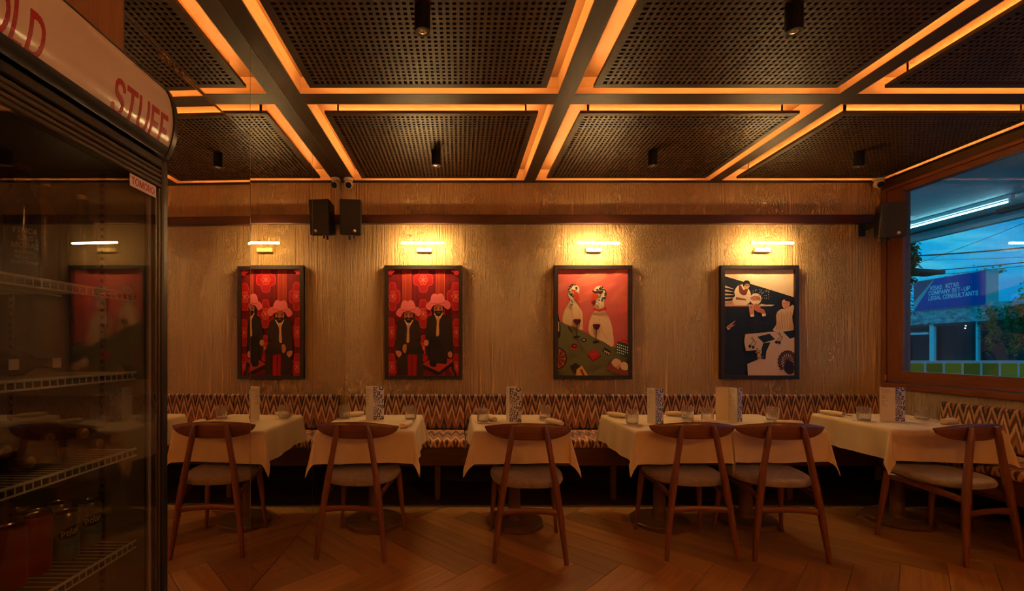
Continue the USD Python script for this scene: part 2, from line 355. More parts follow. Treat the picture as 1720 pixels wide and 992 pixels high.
# ------------------------------------------------------------------ floor: large herringbone planks
PL, PW = 1.20, .19
floor = thing('floor', kind='structure')
part('subfloor', bx(-1.75, XR, YF, YB, -.08, -.012), 'joint', floor, smooth=False)
part('floor_border', bx(XL, XR, 3.568, YB, -.012, .0005, .002), 'dark_floor_wood', floor)
region = sbox(XL, YF, XR, 3.566)
s2 = math.sqrt(.5); far_bits = []
ra = np.array([s2, s2]); rb = np.array([s2, -s2])
planks = []
# herringbone: bands of parallel planks, falling and rising in turn, whose toothed ends interlock
step = PW * math.sqrt(2)
bands, ox, oy = [], 0.0, 2.50
for band in range(8): bands.append((ox, oy, band % 2)); ox, oy = (ox - PL * s2 + PW * s2, oy + (PL + PW) * s2) if band % 2 == 0 else (ox + PL * s2 - PW * s2, oy + (PL - PW) * s2)
ox, oy = bands[0][:2]
for band in range(-1, -9, -1):
    if band % 2: ox, oy = ox + PW * s2 - PL * s2, oy - (PL - PW) * s2
    else: ox, oy = ox + PL * s2 - PW * s2, oy - (PL + PW) * s2
    bands.append((ox, oy, band % 2))
for ox, oy, fam in bands:
    d, w = (np.array([-s2, s2]), np.array([s2, s2])) if fam == 0 else (np.array([s2, s2]), np.array([s2, -s2]))
    for k in range(-30, 40):
        o = np.array([ox % step + k * step, oy])
        planks.append((fam, Polygon([o, o + d * PL, o + d * PL + w * PW, o + w * PW])))
def plank_mesh(poly):
    g = 0.0009
    a, b = poly.buffer(-g, join_style=2), poly.buffer(-g - .0016, join_style=2)
    if a.is_empty or b.is_empty or a.geom_type != 'Polygon' or b.geom_type != 'Polygon' or b.area < 4e-4: return None
    pa, pb = np.array(a.exterior.coords)[:-1], np.array(b.exterior.coords)[:-1]
    pts = np.vstack([np.c_[pa, np.full(len(pa), -.012)], np.c_[pa, np.full(len(pa), -.0018)], np.c_[pb, np.zeros(len(pb))]])
    return to_tm(manifold3d.Manifold.hull_points(pts))
for fam, p in planks:
    q = p.intersection(region)
    if q.is_empty: continue
    for g in getattr(q, 'geoms', [q]):
        if g.geom_type != 'Polygon' or g.area < .002: continue
        cx, cy = g.centroid.x, g.centroid.y
        # keep pieces convex: the hull of a clipped plank is the plank itself
        mm = plank_mesh(g.convex_hull if g.convex_hull.area < g.area * 1.02 else g)
        if mm is None: continue
        if cy > 1.6: part('plank', mm, f"plank_{'ab'[fam]}_{rng.randrange(3)}", floor)
        else: far_bits.append(mm)
tag(part('plank_field', cat(far_bits), 'plank_a_1', floor), kind='stuff')

# ------------------------------------------------------------------ ceiling: beams, coffers and perforated panels
ceil = thing('ceiling', kind='structure')
part('ceiling_slab', bx(-1.75, XR + .12, YF - .1, YB + .14, ZS, ZS + .1), 'soffit', ceil, smooth=False)
BX = [(-1.16, -.974), (.609, .710), (2.333, 2.440), (3.940, XR + .02)]      # beams running away from the camera
BY = [(-1.745, -1.63), (-.27, -.155), (1.211, 1.326), (2.794, 2.910), (4.240, YB + .01)]        # beams across
for x0, x1 in BX: part('beam', bx(x0, x1, YF, YB + .01, ZB, ZS, .002), 'beam_y', ceil)
for y0, y1 in BY: part('beam', bx(-1.1, XR + .02, y0, y1, ZB + .0006, ZS, .002), 'beam_x', ceil)
PITCH, SLAT, GAP, ZP = .0322, .0160, .088, ZB - .013
rows = [(BY[i][1], BY[i + 1][0]) for i in range(4)]
cols = [(BX[i][1], BX[i + 1][0]) for i in range(3)]
def perforated(x0, x1, y0, y1):
    a0, a1, b0, b1 = x0 + GAP, x1 - GAP, y0 + GAP, y1 - GAP
    rim, th = .042, .020
    fr = cat(bx(a0, a1, b0, b0 + rim, ZP, ZP + th, .0015), bx(a0, a1, b1 - rim, b1, ZP, ZP + th, .0015),
             bx(a0, a0 + rim, b0 + rim, b1 - rim, ZP, ZP + th), bx(a1 - rim, a1, b0 + rim, b1 - rim, ZP, ZP + th))
    p = part('perforated_panel', fr, 'beam_x', ceil)
    sl = []
    ix0, ix1, iy0, iy1 = a0 + rim, a1 - rim, b0 + rim, b1 - rim
    nx, ny = round((ix1 - ix0) / PITCH), round((iy1 - iy0) / PITCH)
    for k in range(nx):
        c = ix0 + (k + .5) * (ix1 - ix0) / nx
        j = .0004 * ((k * 7) % 3)
        if k: sl.append(bx(c - (ix1 - ix0) / nx / 2 - SLAT / 2, c - (ix1 - ix0) / nx / 2 + SLAT / 2, iy0 - .004, iy1 + .004, ZP + .0010 + j, ZP + .010))
    for k in range(1, ny):
        c = iy0 + k * (iy1 - iy0) / ny
        sl.append(bx(ix0 - .004, ix1 + .004, c - SLAT / 2, c + SLAT / 2, ZP + .0028, ZP + .013))
    part('lattice', cat(sl), 'lattice_wood', p, smooth=False, kind='stuff')
    part('backing_board', bx(a0 + .004, a1 - .004, b0 + .004, b1 - .004, ZP + .0145, ZP + .019), 'void', p, smooth=False)
    i = .066
    s = cat(bx(a0 + i, a1 - i, b0 + i, b0 + i + .012, ZP + th, ZS), bx(a0 + i, a1 - i, b1 - i - .012, b1 - i, ZP + th, ZS),
            bx(a0 + i, a0 + i + .012, b0 + i, b1 - i, ZP + th, ZS), bx(a1 - i - .012, a1 - i, b0 + i, b1 - i, ZP + th, ZS))
    part('hanger_box', s, 'veneer_x', p, smooth=False)
    e, z0, z1 = .040, ZP + th + .0005, ZP + th + .0055
    l = cat(bx(a0 + e, a1 - e, b0 + e, b0 + e + .010, z0, z1), bx(a0 + e, a1 - e, b1 - e - .010, b1 - e, z0, z1),
            bx(a0 + e, a0 + e + .010, b0 + e + .01, b1 - e - .01, z0, z1), bx(a1 - e - .010, a1 - e, b0 + e + .01, b1 - e - .01, z0, z1))
    part('light_strip', l, 'cove_light', p, smooth=False)
    # light wood veneer on the beam sides of this coffer
    v = .004
    part('veneer_board', bx(x0, x1, y0, y0 + v, ZB + .001, ZS), 'veneer_x', ceil, smooth=False)
    part('veneer_board', bx(x0, x1, y1 - v, y1, ZB + .001, ZS), 'veneer_x', ceil, smooth=False)
    part('veneer_board', bx(x0, x0 + v, y0, y1, ZB + .001, ZS), 'veneer_y', ceil, smooth=False)
    part('veneer_board', bx(x1 - v, x1, y0, y1, ZB + .001, ZS), 'veneer_y', ceil, smooth=False)
for r in rows:
    for c in cols: perforated(*c, *r)
# downlights
def make_downlight(label, x, y):
    t = thing('ceiling_downlight', label, 'spotlight', (x, y, ZP), 0, 'black ceiling spotlights')
    part('housing', lathe([(.034, -.112), (.036, -.110), (.036, 0)], 32), 'black', t)
    part('bezel', lathe([(.033, -.1125), (.033, -.1150), (.024, -.1150), (.020, -.1135)], 32), 'black_matt', t)
    part('lens', lathe([(.019, -.1136), (.010, -.1165), (.003, -.1170)], 24), 'chrome', t)
    return t
dl = make_downlight('black cylinder spotlight under the far left ceiling panel, above the two red hats painting', -.18, 3.575)
for x, y, lab in ((1.52, 3.575, 'black cylinder spotlight under the far middle ceiling panel'), (3.16, 3.60, 'black cylinder spotlight under the far right ceiling panel by the window'),
                  (-.165, 2.06, 'large near black spotlight under the near left ceiling panel'), (1.515, 2.06, 'large near black spotlight under the near middle ceiling panel, cut by the top edge')):
    copy_of(dl, lab, (x, y, ZP), 0)

# added fill light: three unseen glowing globes hung behind the camera
def globe(label, x, y):
    t = thing('fill_globe', label, 'lamp', (x, y, 0), 0, 'added fill globes behind the camera')
    g = trimesh.creation.icosphere(3, .11); g.apply_translation((0, 0, 2.30)); part('globe', g, 'fill_glow', t)
    part('stem', cat(cyl((0, 0, 2.41), (0, 0, ZP), .006, 8), cyl((0, 0, 2.40), (0, 0, 2.45), .03, 20), cyl((0, 0, ZP - .02), (0, 0, ZP), .05, 24)), 'gold', t)
globe('added unseen fill globe behind the camera on the mirror side', -.18, -.95); globe('added unseen fill globe behind the camera in the middle', 1.52, -.95); globe('added unseen fill globe behind the camera on the window side', 3.15, -.95)

# ------------------------------------------------------------------ window and what is outside
w = thing('window_1', kind='structure')
part('frame_post', bx(XR - .012, XR + .09, 4.247, WY1, WZ0, WZ1, .003), 'window_wood', w)
part('frame_head', bx(XR - .012, XR + .09, WY0, 4.247, 2.700, WZ1, .003), 'window_wood_y', w)
part('frame_sill', bx(XR - .020, XR + .09, WY0, 4.247, WZ0, .925, .003), 'window_wood_y', w)
part('sash_stile', bx(XR - .004, XR + .07, 4.092, 4.243, .930, 2.698, .003), 'window_wood', w)
part('sash_stile', bx(XR - .004, XR + .07, .62, .76, .930, 2.698, .003), 'window_wood', w)
part('sash_stile', bx(XR - .004, XR + .07, 2.25, 2.39, .930, 2.698, .003), 'window_wood', w)
part('sash_rail', bx(XR - .004, XR + .07, .76, 4.092, .930, 1.035, .003), 'window_wood_y', w)
part('sash_rail', bx(XR - .004, XR + .07, .76, 4.092, 2.650, 2.698, .003), 'window_wood_y', w)
part('glass', bx(XR + .020, XR + .024, .75, 4.10, 1.03, 2.655), 'pane', w, smooth=False)
hg = cat(bx(XR - .022, XR - .004, 4.236, 4.250, .945, .995, .002), cyl((XR - .018, 4.243, .955), (XR - .018, 4.243, .990), .005))
part('hinge', hg, 'gold', w, label='small brass hinge at the lower corner of the window')

# outside: veranda soffit with a fluorescent tube, low wall of glass blocks, the shop over the street
so = struct('veranda_soffit', cat(bx(XR + .121, 6.25, -2.0, 4.22, 2.76, 2.86), bx(XR + .121, 6.25, 4.245, 8.5, 2.775, 2.87), bx(6.25, 6.33, -2.0, 8.5, 2.70, 2.90)), 'soffit_white', 'painted veranda ceiling outside the window')
tl = thing('fluorescent_lamp', 'bright bluish white fluorescent tube under the veranda ceiling outside the window', 'lamp', (5.5, 5.12, 0))
part('batten', bx(-.022, .022, -.60, .60, 2.735, 2.774, .004), 'outside_white', tl)
part('tube', cyl((0, -.565, 2.708), (0, .565, 2.708), .010, 16), 'tube_light', tl)
for sgn in (-1, 1): part('lamp_holder', bx(-.014, .014, sgn * .568, sgn * .592, 2.69, 2.735, .003), 'outside_white', tl)
pc = single('conduit_pipe', cat(cyl((5.98, 3.4, 2.745), (5.98, 8.0, 2.745), .012), bx(5.95, 6.01, 4.75, 5.05, 2.725, 2.775, .004)), 'black_matt', 'thin dark conduit along the edge of the veranda ceiling', 'pipe')
# glass blocks
gb = thing('glass_block_wall', 'low outdoor wall of square yellow-green glass blocks seen through the window', 'wall', (XR + .16, 4.90, 0))
part('base', bx(-.05, 4.6, 0, .12, -.15, .68), 'outside_white', gb)
bw = .2015
for iz in range(2):
    for ix in range(22):
        x0 = .07 + ix * bw; z0 = .690 + iz * .2 + (0 if iz else 0)
        part('glass_block', bx(x0 + .006, x0 + bw - .006, .005, .095, z0, z0 + .194, .012), ('green_block', 'green_block_dark', 'green_block', 'blue_block')[rng.randrange(3) if iz else rng.choice((0, 1, 3))], gb)
part('mortar', bx(0.06, 4.55, .010, .090, .684, 1.092), 'outside_white', gb, smooth=False)
part('coping', bx(0.05, 4.56, .0, .10, 1.092, 1.104), 'outside_white', gb)
# shop building across the street: facade runs almost parallel to the street
fx, fy = 16.0, 14.0
ang = math.degrees(math.atan2(.142, 1.0))
def facade(px, py=None):
    """distance along the facade of the point seen at a column of the photograph (a survey of the building)"""
    k = (px - 771) / 765; Y = (16 - .142 * 14) / (k - .142); s = (Y - 14) * math.hypot(1, .142)
    return (s, None if py is None else CAMH + (583 - py) * Y / 765)
# local frame: x runs along the facade to the far end, y points away from us
shop = thing('shop_building', 'blue-lit shop building across the street with glass front and stained concrete parapet', 'building', (fx, fy, 0), 90 - ang)
S0, S1 = facade(1760)[0], facade(1500)[0]
zh = facade(1600, 542)[1]; zb = .35
sB = facade(1600, 518)[1]
def fb(s0, s1, z0, z1, d0, d1, c=.0): return bx(min(s0, s1), max(s0, s1), d0, d1, z0, z1, c)
part('parapet', fb(S0 - 3, S1 + .3, zh, facade(1600, 514)[1], -.30, .0, .01), 'stained_concrete', shop)
part('soffit_band', fb(S0 - 3, S1 + .3, zh - .08, zh, -.28, -.02), 'outside_dark', shop)
part('wall', cat(fb(S0 - 3, S1 + 4, -.2, zb, -.3, -.05), fb(S1 - .1, S1 + 4, zb, zh, -2.0, -.05), fb(S0 - 3, S1 + 4, zb - .2, zh + .6, -3.2, -3.0)), 'outside_dark', shop)
for px0, px1 in ((1559.5, 1567.5), (1637, 1641.5)):
    part('column', fb(facade(px1)[0], facade(px0)[0], zb, zh, -.10, -.02, .01), 'outside_white', shop)
part('column', fb(facade(1738)[0], facade(1733)[0], zb, zh, -.10, -.02, .01), 'outside_white', shop)
zt = facade(1540, 560)[1]
part('door_frame', cat(fb(facade(1556)[0], S1, zt - .04, zt + .04, -.08, -.03, .005), fb(facade(1521)[0], facade(1517)[0], zb, zt, -.08, -.03, .005)), 'outside_white', shop)
for px0, px1 in ((1517, 1559), (1568, 1637), (1642, 1733)):
    part('shop_window', fb(facade(px1)[0], facade(px0)[0], zb, zh - .08, -.14, -.132), 'shop_pane', shop, smooth=False)
part('interior_floor', fb(S0 - 3, S1, zb - .1, zb, -3.0, -.14), 'outside_dark', shop)
for px, py in ((1593, 547), (1592, 551), (1634, 545), (1700, 566)):
    s_, z_ = facade(px, py); sp = moved(trimesh.creation.icosphere(2, .022), (s_, -.5, z_))
    part('ceiling_spot', sp, 'shop_spot', shop)
# sign on the parapet
sg = thing('shop_sign', 'blue slanted shop sign with white lettering and a red corner', 'sign', (fx, fy, 0), 90 - ang)
sL, sR = facade(1537)[0], facade(1660)[0]
zBot, zTop = facade(1600, 517.5)[1], facade(1600, 462.5)[1]
part('sign_box', fb(sR, sL, zBot, zTop, -.28, .05, .01), 'sign_side', sg)
sT = facade(1573)[0]
def prism(pts, d0, d1):   # (s, z) outline -> slab from depth d0 to d1 in front of the facade
    m = extrude(Polygon(pts), d1 - d0); m.apply_transform(np.array([[1, 0, 0, 0], [0, 0, 1, d0], [0, 1, 0, 0], [0, 0, 0, 1.0]])); m.fix_normals(); return m
part('blue_face', prism([(sR + .02, zBot + .02), (sL - .02, zBot + .02), (sT, zTop - .02), (sR + .02, zTop - .02)], .052, .058), 'sign_blue', sg, label='blue slanted face')
part('red_corner', prism([(sL - .02, zBot + .35), (sL - .02, zTop - .02), (sT + .03, zTop - .02)], .052, .057), 'sign_red', sg, label='dull red corner')
def sign_text(s, px0, px1, py):
    a, z = facade(px0, py); b = facade(px1)[0]
    m = text(s, 0.135, .004, width=abs(a - b), bold=True)
    m.apply_transform(np.array([[-1, 0, 0, a], [0, 0, 1, .0585], [0, 1, 0, z], [0, 0, 0, 1.0]])); return m
for s_, x0_, x1_, y_ in (('VISAS', 1565.0, 1585.5, 487.5), ('KITAS', 1592, 1614, 483.5), ('COMPANY SET-UP', 1563, 1633, 496), ('LEGAL CONSULTANTS', 1563, 1647, 504.5)):
    part('lettering', sign_text(s_, x0_, x1_, y_), 'sign_white', sg, smooth=False)
# plants outside: trailing creepers on the roof and an ivy-grown post
def leaves(spots, size, seed, droop=.6):
    r = np.random.default_rng(seed); V, F = [], []
    for p in spots:
        L = size * r.uniform(.6, 1.3); a = r.uniform(0, 2 * math.pi); e = r.uniform(-1.2, .5)
        d = np.array([math.cos(a) * math.cos(e), math.sin(a) * math.cos(e), math.sin(e)]); sd = np.cross(d, (0, 0, 1)); sd /= np.linalg.norm(sd) + 1e-9
        nn = np.cross(sd, d); k = len(V)
        V += [p, p + d * L * .5 + sd * L * .32 - nn * .05 * L, p + d * L * .5 - sd * L * .32 - nn * .05 * L, p + d * L - np.array([0, 0, .2 * L]), p + d * L * .5 + nn * .08 * L]
        F += [(k, k + 1, k + 4), (k, k + 4, k + 2), (k + 1, k + 3, k + 4), (k + 4, k + 3, k + 2)]
    return trimesh.Trimesh(np.array(V), np.array(F), process=False)
shop_m = np.eye(4); shop_m[:3, :3] = trimesh.transformations.rotation_matrix(math.radians(90 - ang), (0, 0, 1))[:3, :3]; shop_m[:3, 3] = (fx, fy, 0)
r = np.random.default_rng(3); sp = []
sa, sb_ = facade(1668)[0], facade(1775)[0]
for i in range(2600):
    s_ = r.uniform(sb_, sa); env = .55 * (.65 + .35 * math.sin(s_ * 5)) * (1 - .3 * abs((s_ - (sa + sb_) / 2) / (sa - sb_)))
    sp.append((s_, r.uniform(-.9, -.32), facade(1700, 518)[1] - .1 + abs(r.normal(0, .5)) * env + r.uniform(-.1, .25)))
for k in range(46):     # hanging strands
    s_ = r.uniform(facade(1760)[0], facade(1660)[0]); L = r.uniform(.5, 1.5); y = r.uniform(.08, .25)
    for j in range(int(L * 38)): sp.append((s_ + .04 * math.sin(j * .4) + r.normal(0, .012), y + r.normal(0, .02), facade(1700, 512)[1] - j / 38))
P = np.c_[np.array(sp), np.ones(len(sp))] @ shop_m.T
single('creeper', leaves(P[:, :3], .085, 5), 'outside_leaf', 'green creeper trailing over the shop roof and down its front beside the sign', 'plant', kind=None, smooth=False)
sp = []
for i in range(300): 
    s_ = r.uniform(facade(1655)[0], facade(1570)[0]); sp.append((s_, r.uniform(-.6, -.32), zTop - .05 + abs(r.normal(0, .10))))
P = np.c_[np.array(sp), np.ones(len(sp))] @ shop_m.T
single('shrub', leaves(P[:, :3], .075, 6), 'outside_leaf', 'low green shrub peeping over the top edge of the shop sign', 'plant', smooth=False)
iv = thing('ivy_post', 'dark post thickly overgrown with hanging ivy at the left edge of the window view', 'plant', (8.62, 9.0, 0))
part('post', cat(bx(-.25, .10, -.1, .1, -.15, 3.2, .02)), 'outside_dark', iv)
part('eave', moved(bx(-.25, .60, -.2, .2, 2.72, 2.79, .01), ry=4), 'outside_dark', iv)
sp = []
for i in range(3600):
    z = r.uniform(1.9, 3.6); wdt = .20 + .05 * math.sin(z * 5) + (.10 if z > 2.9 else 0); sp.append((r.uniform(-.7, wdt - .12), r.uniform(-.30, -.08), z))
for k in range(20):
    x = r.uniform(-.1, .22); z0 = r.uniform(2.9, 3.6)
    for j in range(20): sp.append((x + r.normal(0, .02), -.2 + r.normal(0, .03), z0 - j * .03))
part('ivy_foliage', leaves(np.array(sp), .085, 8), 'outside_leaf_dark', iv, smooth=False, kind='stuff')
# overhead wires (each sags between two points beyond the veranda)
def wire(p0, p1, sag, rad=.008):
    q = [np.array(p0) + (np.array(p1) - np.array(p0)) * t - np.array((0, 0, sag * 4 * t * (1 - t))) for t in np.linspace(0, 1, 13)]
    return sweep([(*a, rad, rad) for a in q], n=26, k=5)
def far_pt(px, py, Y): return ((px - 771) * Y / 765, Y, CAMH + (583 - py) * Y / 765)
for i, (a, b, lab) in enumerate((((1500, 431), (1790, 408), 'thick dark power line, highest over the shop sign'), ((1500, 457.5), (1790, 432), 'dark power line just above the shop sign'),
        ((1500, 436), (1790, 427), 'faint thin wire under the thickest power line'), ((1500, 466), (1790, 437), 'thin wire behind the top of the shop sign'), ((1530, 446), (1790, 345), 'thin wire rising steeply to the right across the sky'))):
    single('power_line', wire(far_pt(*a, 13.0 + i * .15), far_pt(*b, 11.2 + i * .1), .05, (.020, .013, .006, .007, .006)[i]), 'black_matt', lab, 'wire', 'overhead wires')
struct('ground', bx(XR + .12, 30, -6, 40, -.3, -.16), 'outside_dark')
struct('veranda_floor', bx(XR + .12, 6.4, -2, 8.5, -.16, -.06), 'outside_dark')

# ------------------------------------------------------------------ banquettes (local frame: x along the seat, y towards the wall, back cushions end at y = 0)
def banquette(name, label, loc, rz, L, joints, legs, sides=()):
    t = thing(name, label, 'banquette', loc, rz, None)
    D, bt = .58, .080
    wd = 'apron_wood' if abs(rz) < 1 else 'apron_wood'
    part('apron', bx(0, L, -D + .012, -D + .042, .277, .424, .004), wd, t)
    part('seat_board', bx(0, L, -D + .042, -.01, .400, .424), wd, t)
    part('back_board', bx(0, L, -.030, -.002, .40, .80), wd, t)
    part('shade_panel', bx(0, L, -.030, -.004, .0006, .40), 'black_matt', t)  # dark sheet added over the wall, standing in for shade under the seat
    for lx in legs: part('leg', bx(lx - .0235, lx + .0235, -D + .020, -D + .062, .0006, .277, .004), wd, t)
    for a, b in zip(joints[:-1], joints[1:]):
        part('seat_cushion', puffy(a + .002, b - .002, -D, -bt - .002, .426, .490, .020), 'chevron_seat_lit', t)
        part('back_cushion', puffy(a + .002, b - .002, -bt, -.032, .492, .812, .022), 'chevron_back', t)
    return t
def puffy(x0, x1, y0, y1, z0, z1, r):
    return rbox(x0, x1, y0, y1, z0, z1, min(r, (y1 - y0) * .45, (z1 - z0) * .45), 4)
LB = XR - .09 - (XL + .048)
ORG = XL + .048
bq = banquette('banquette', 'long banquette with zigzag woven cushions under the three paintings', (ORG, YB, 0), 0, LB - .0, [0, .053 - ORG, 1.40 - ORG, 2.75 - ORG, LB], [x - ORG for x in (-.176, 1.27, 2.72)])
bq2 = banquette('banquette', 'side banquette with zigzag woven cushions below the window', (XR, YB - .585, 0), -90, 2.9, [0, 1.05, 2.05, 2.9], [.62, 1.9])

# ------------------------------------------------------------------ dining tables, cloths
def make_table(label, loc, rz, w, d):
    t = thing('dining_table', label, 'table', loc, rz)
    part('foot_disc', lathe([(.192, 0), (.200, .006), (.200, .028), (.192, .035), (.06, .036)], 48), 'table_wood', t)
    part('column', lathe([(.050, .036), (.043, .06), (.040, .30), (.040, .66)], 28), 'table_wood', t)
    part('top_plate', bx(-.17, .17, -.17, .17, .66, .688, .004), 'table_wood', t)
    part('tabletop', bx(-w / 2, w / 2, -d / 2, d / 2, .689, .715, .006), 'table_wood', t)
    return t
def cloth_mesh(w, d, drop, seed, side=0):
    r = np.random.default_rng(seed); n = 64
    hw, hd, z0 = w / 2 + .004, d / 2 + .004, .7185
    def axis(h): return np.r_[-h - drop * np.linspace(1, .06, 16), np.linspace(-h, h, 26), h + drop * np.linspace(.06, 1, 16)]
    ux, uy = axis(hw), axis(hd); nx, ny = len(ux), len(uy)
    ph = r.uniform(0, 6.28, 12); V = np.zeros((ny, nx, 3))
    fold = {k: r.uniform(.13, .26) for k in ((-1, -1), (-1, 1), (1, -1), (1, 1))}
    rr = .010
    for j, v in enumerate(uy):
        for i, u in enumerate(ux):
            a, b = max(abs(u) - hw, 0), max(abs(v) - hd, 0); sx, sy = (1 if u > 0 else -1), (1 if v > 0 else -1)
            cx, cy = min(max(u, -hw), hw), min(max(v, -hd), hd)
            if a == 0 and b == 0:
                V[j, i] = (u, v, z0 + .0008 * math.sin(9 * u + ph[0]) * math.sin(8 * v + ph[1])); continue
            q = math.hypot(a, b); t = q / drop
            if a == 0 or b == 0:     # straight side
                s = u if a == 0 else v
                edge = max(0, 1 - (hw - abs(u) if a == 0 else hd - abs(v)) / .10)
                wav = (.010 + .006 * math.sin(13 * s + ph[2 + (sx if a else sy + 2)]) + .006 * math.sin(29 * s + ph[7])) * t ** 1.3 + .012 * edge ** 2 * t
                if a and sx == side: wav *= .15
                out = .004 + wav + rr * min(1, q / .012) * .4
                dx, dy = (sx * out, 0) if b == 0 else (0, sy * out)
                V[j, i] = (cx + dx, cy + dy, z0 - .002 - math.sqrt(max(q * q - (wav * .8) ** 2, 0)) + .004 * math.sin(7 * s + ph[5]) * t)
            else:                    # corner: the spare cloth stands off in a fold
                phi = math.atan2(b, a); k = fold[(sx, sy)] * (.25 if sx == side else 1)
                out = .008 + .010 * t ** 1.3 + q * k * math.sin(2 * phi) ** .8 + .012 * t * (1 - math.sin(2 * phi))
                ax = .5 * math.pi * (phi / (math.pi / 2)) ** 1.0
                ox, oy = math.cos(ax) * out * (.3 if sx == side else 1), math.sin(ax) * out
                V[j, i] = (sx * (hw + ox), sy * (hd + oy), z0 - .002 - math.sqrt(max(q * q - (q * k * math.sin(2 * phi)) ** 2 * .9, 0)))
    V = V.reshape(-1, 3); F = []
    for j in range(ny - 1):
        for i in range(nx - 1):
            p = j * nx + i; F += [(p, p + 1, p + nx + 1), (p, p + nx + 1, p + nx)]
    return V, np.array(F), nx, ny
def make_cloth(label, loc, rz, w, d, seed, drop=.20, side=0, rest=False):
    V, F, nx, ny = cloth_mesh(w, d, drop, seed, side)
    if rest:      # where it lies on the corner banquette
        on = (V[:, 0] > .16) | (V[:, 1] > .30); V[on, 2] = np.maximum(V[on, 2], .4965 + .002 * np.sin(40 * V[on, 0]))
    t = thing('tablecloth', label, 'tablecloth', loc, rz)
    part('cloth', trimesh.Trimesh(V, F, process=False), 'linen', t, smooth=True)
    idx = [i for i in range(nx)] + [j * nx + nx - 1 for j in range(1, ny)] + [(ny - 1) * nx + i for i in range(nx - 2, -1, -1)] + [j * nx for j in range(ny - 2, 0, -1)]
    P = V[idx]; ring = np.vstack([P, P[:1]])
    hem = sweep_closed(ring, .0022)
    part('hem', hem, 'linen', t, smooth=True)
def sweep_closed(P, r, k=5):
    T = np.gradient(P, axis=0); T /= np.linalg.norm(T, axis=1)[:, None] + 1e-9
    A = np.cross(T, (0, 0, 1.0)); A /= np.linalg.norm(A, axis=1)[:, None] + 1e-9; B = np.cross(A, T)
    t = np.arange(k) * 2 * math.pi / k
    v = np.vstack([P[i] + r * (np.outer(np.cos(t), A[i]) + np.outer(np.sin(t), B[i])) for i in range(len(P))]); f = []
    for i in range(len(P) - 1):
        for j in range(k):
            a, b = i * k + j, i * k + (j + 1) % k; f += [(a, b, b + k), (a, b + k, a + k)]
    return trimesh.Trimesh(v, np.array(f), process=False)
TABLES = [(-.60, 3.24, 0, .62, .69, 'nearest the mirror wall'), (.395, 3.24, 0, .60, .69, 'standing alone, second from the mirror'),
          (1.425, 3.24, 0, .60, .69, 'left of the joined pair'), (2.062, 3.275, 0, .60, .69, 'right of the joined pair'),
          (3.16, 3.285, -4, .68, .72, 'at the far right by the window')]
for i, (x, y, rz, tw, td, where) in enumerate(TABLES):
    make_table('round-footed wooden table under a cloth, ' + where, (x, y, .0006), rz, tw, td)
    make_cloth('cream linen tablecloth with hanging corners, table ' + where, (x, y, .0006), rz, tw - .01, td - .01, 20 + i, side={2: 1, 3: -1}.get(i, 0), rest=i == 4)

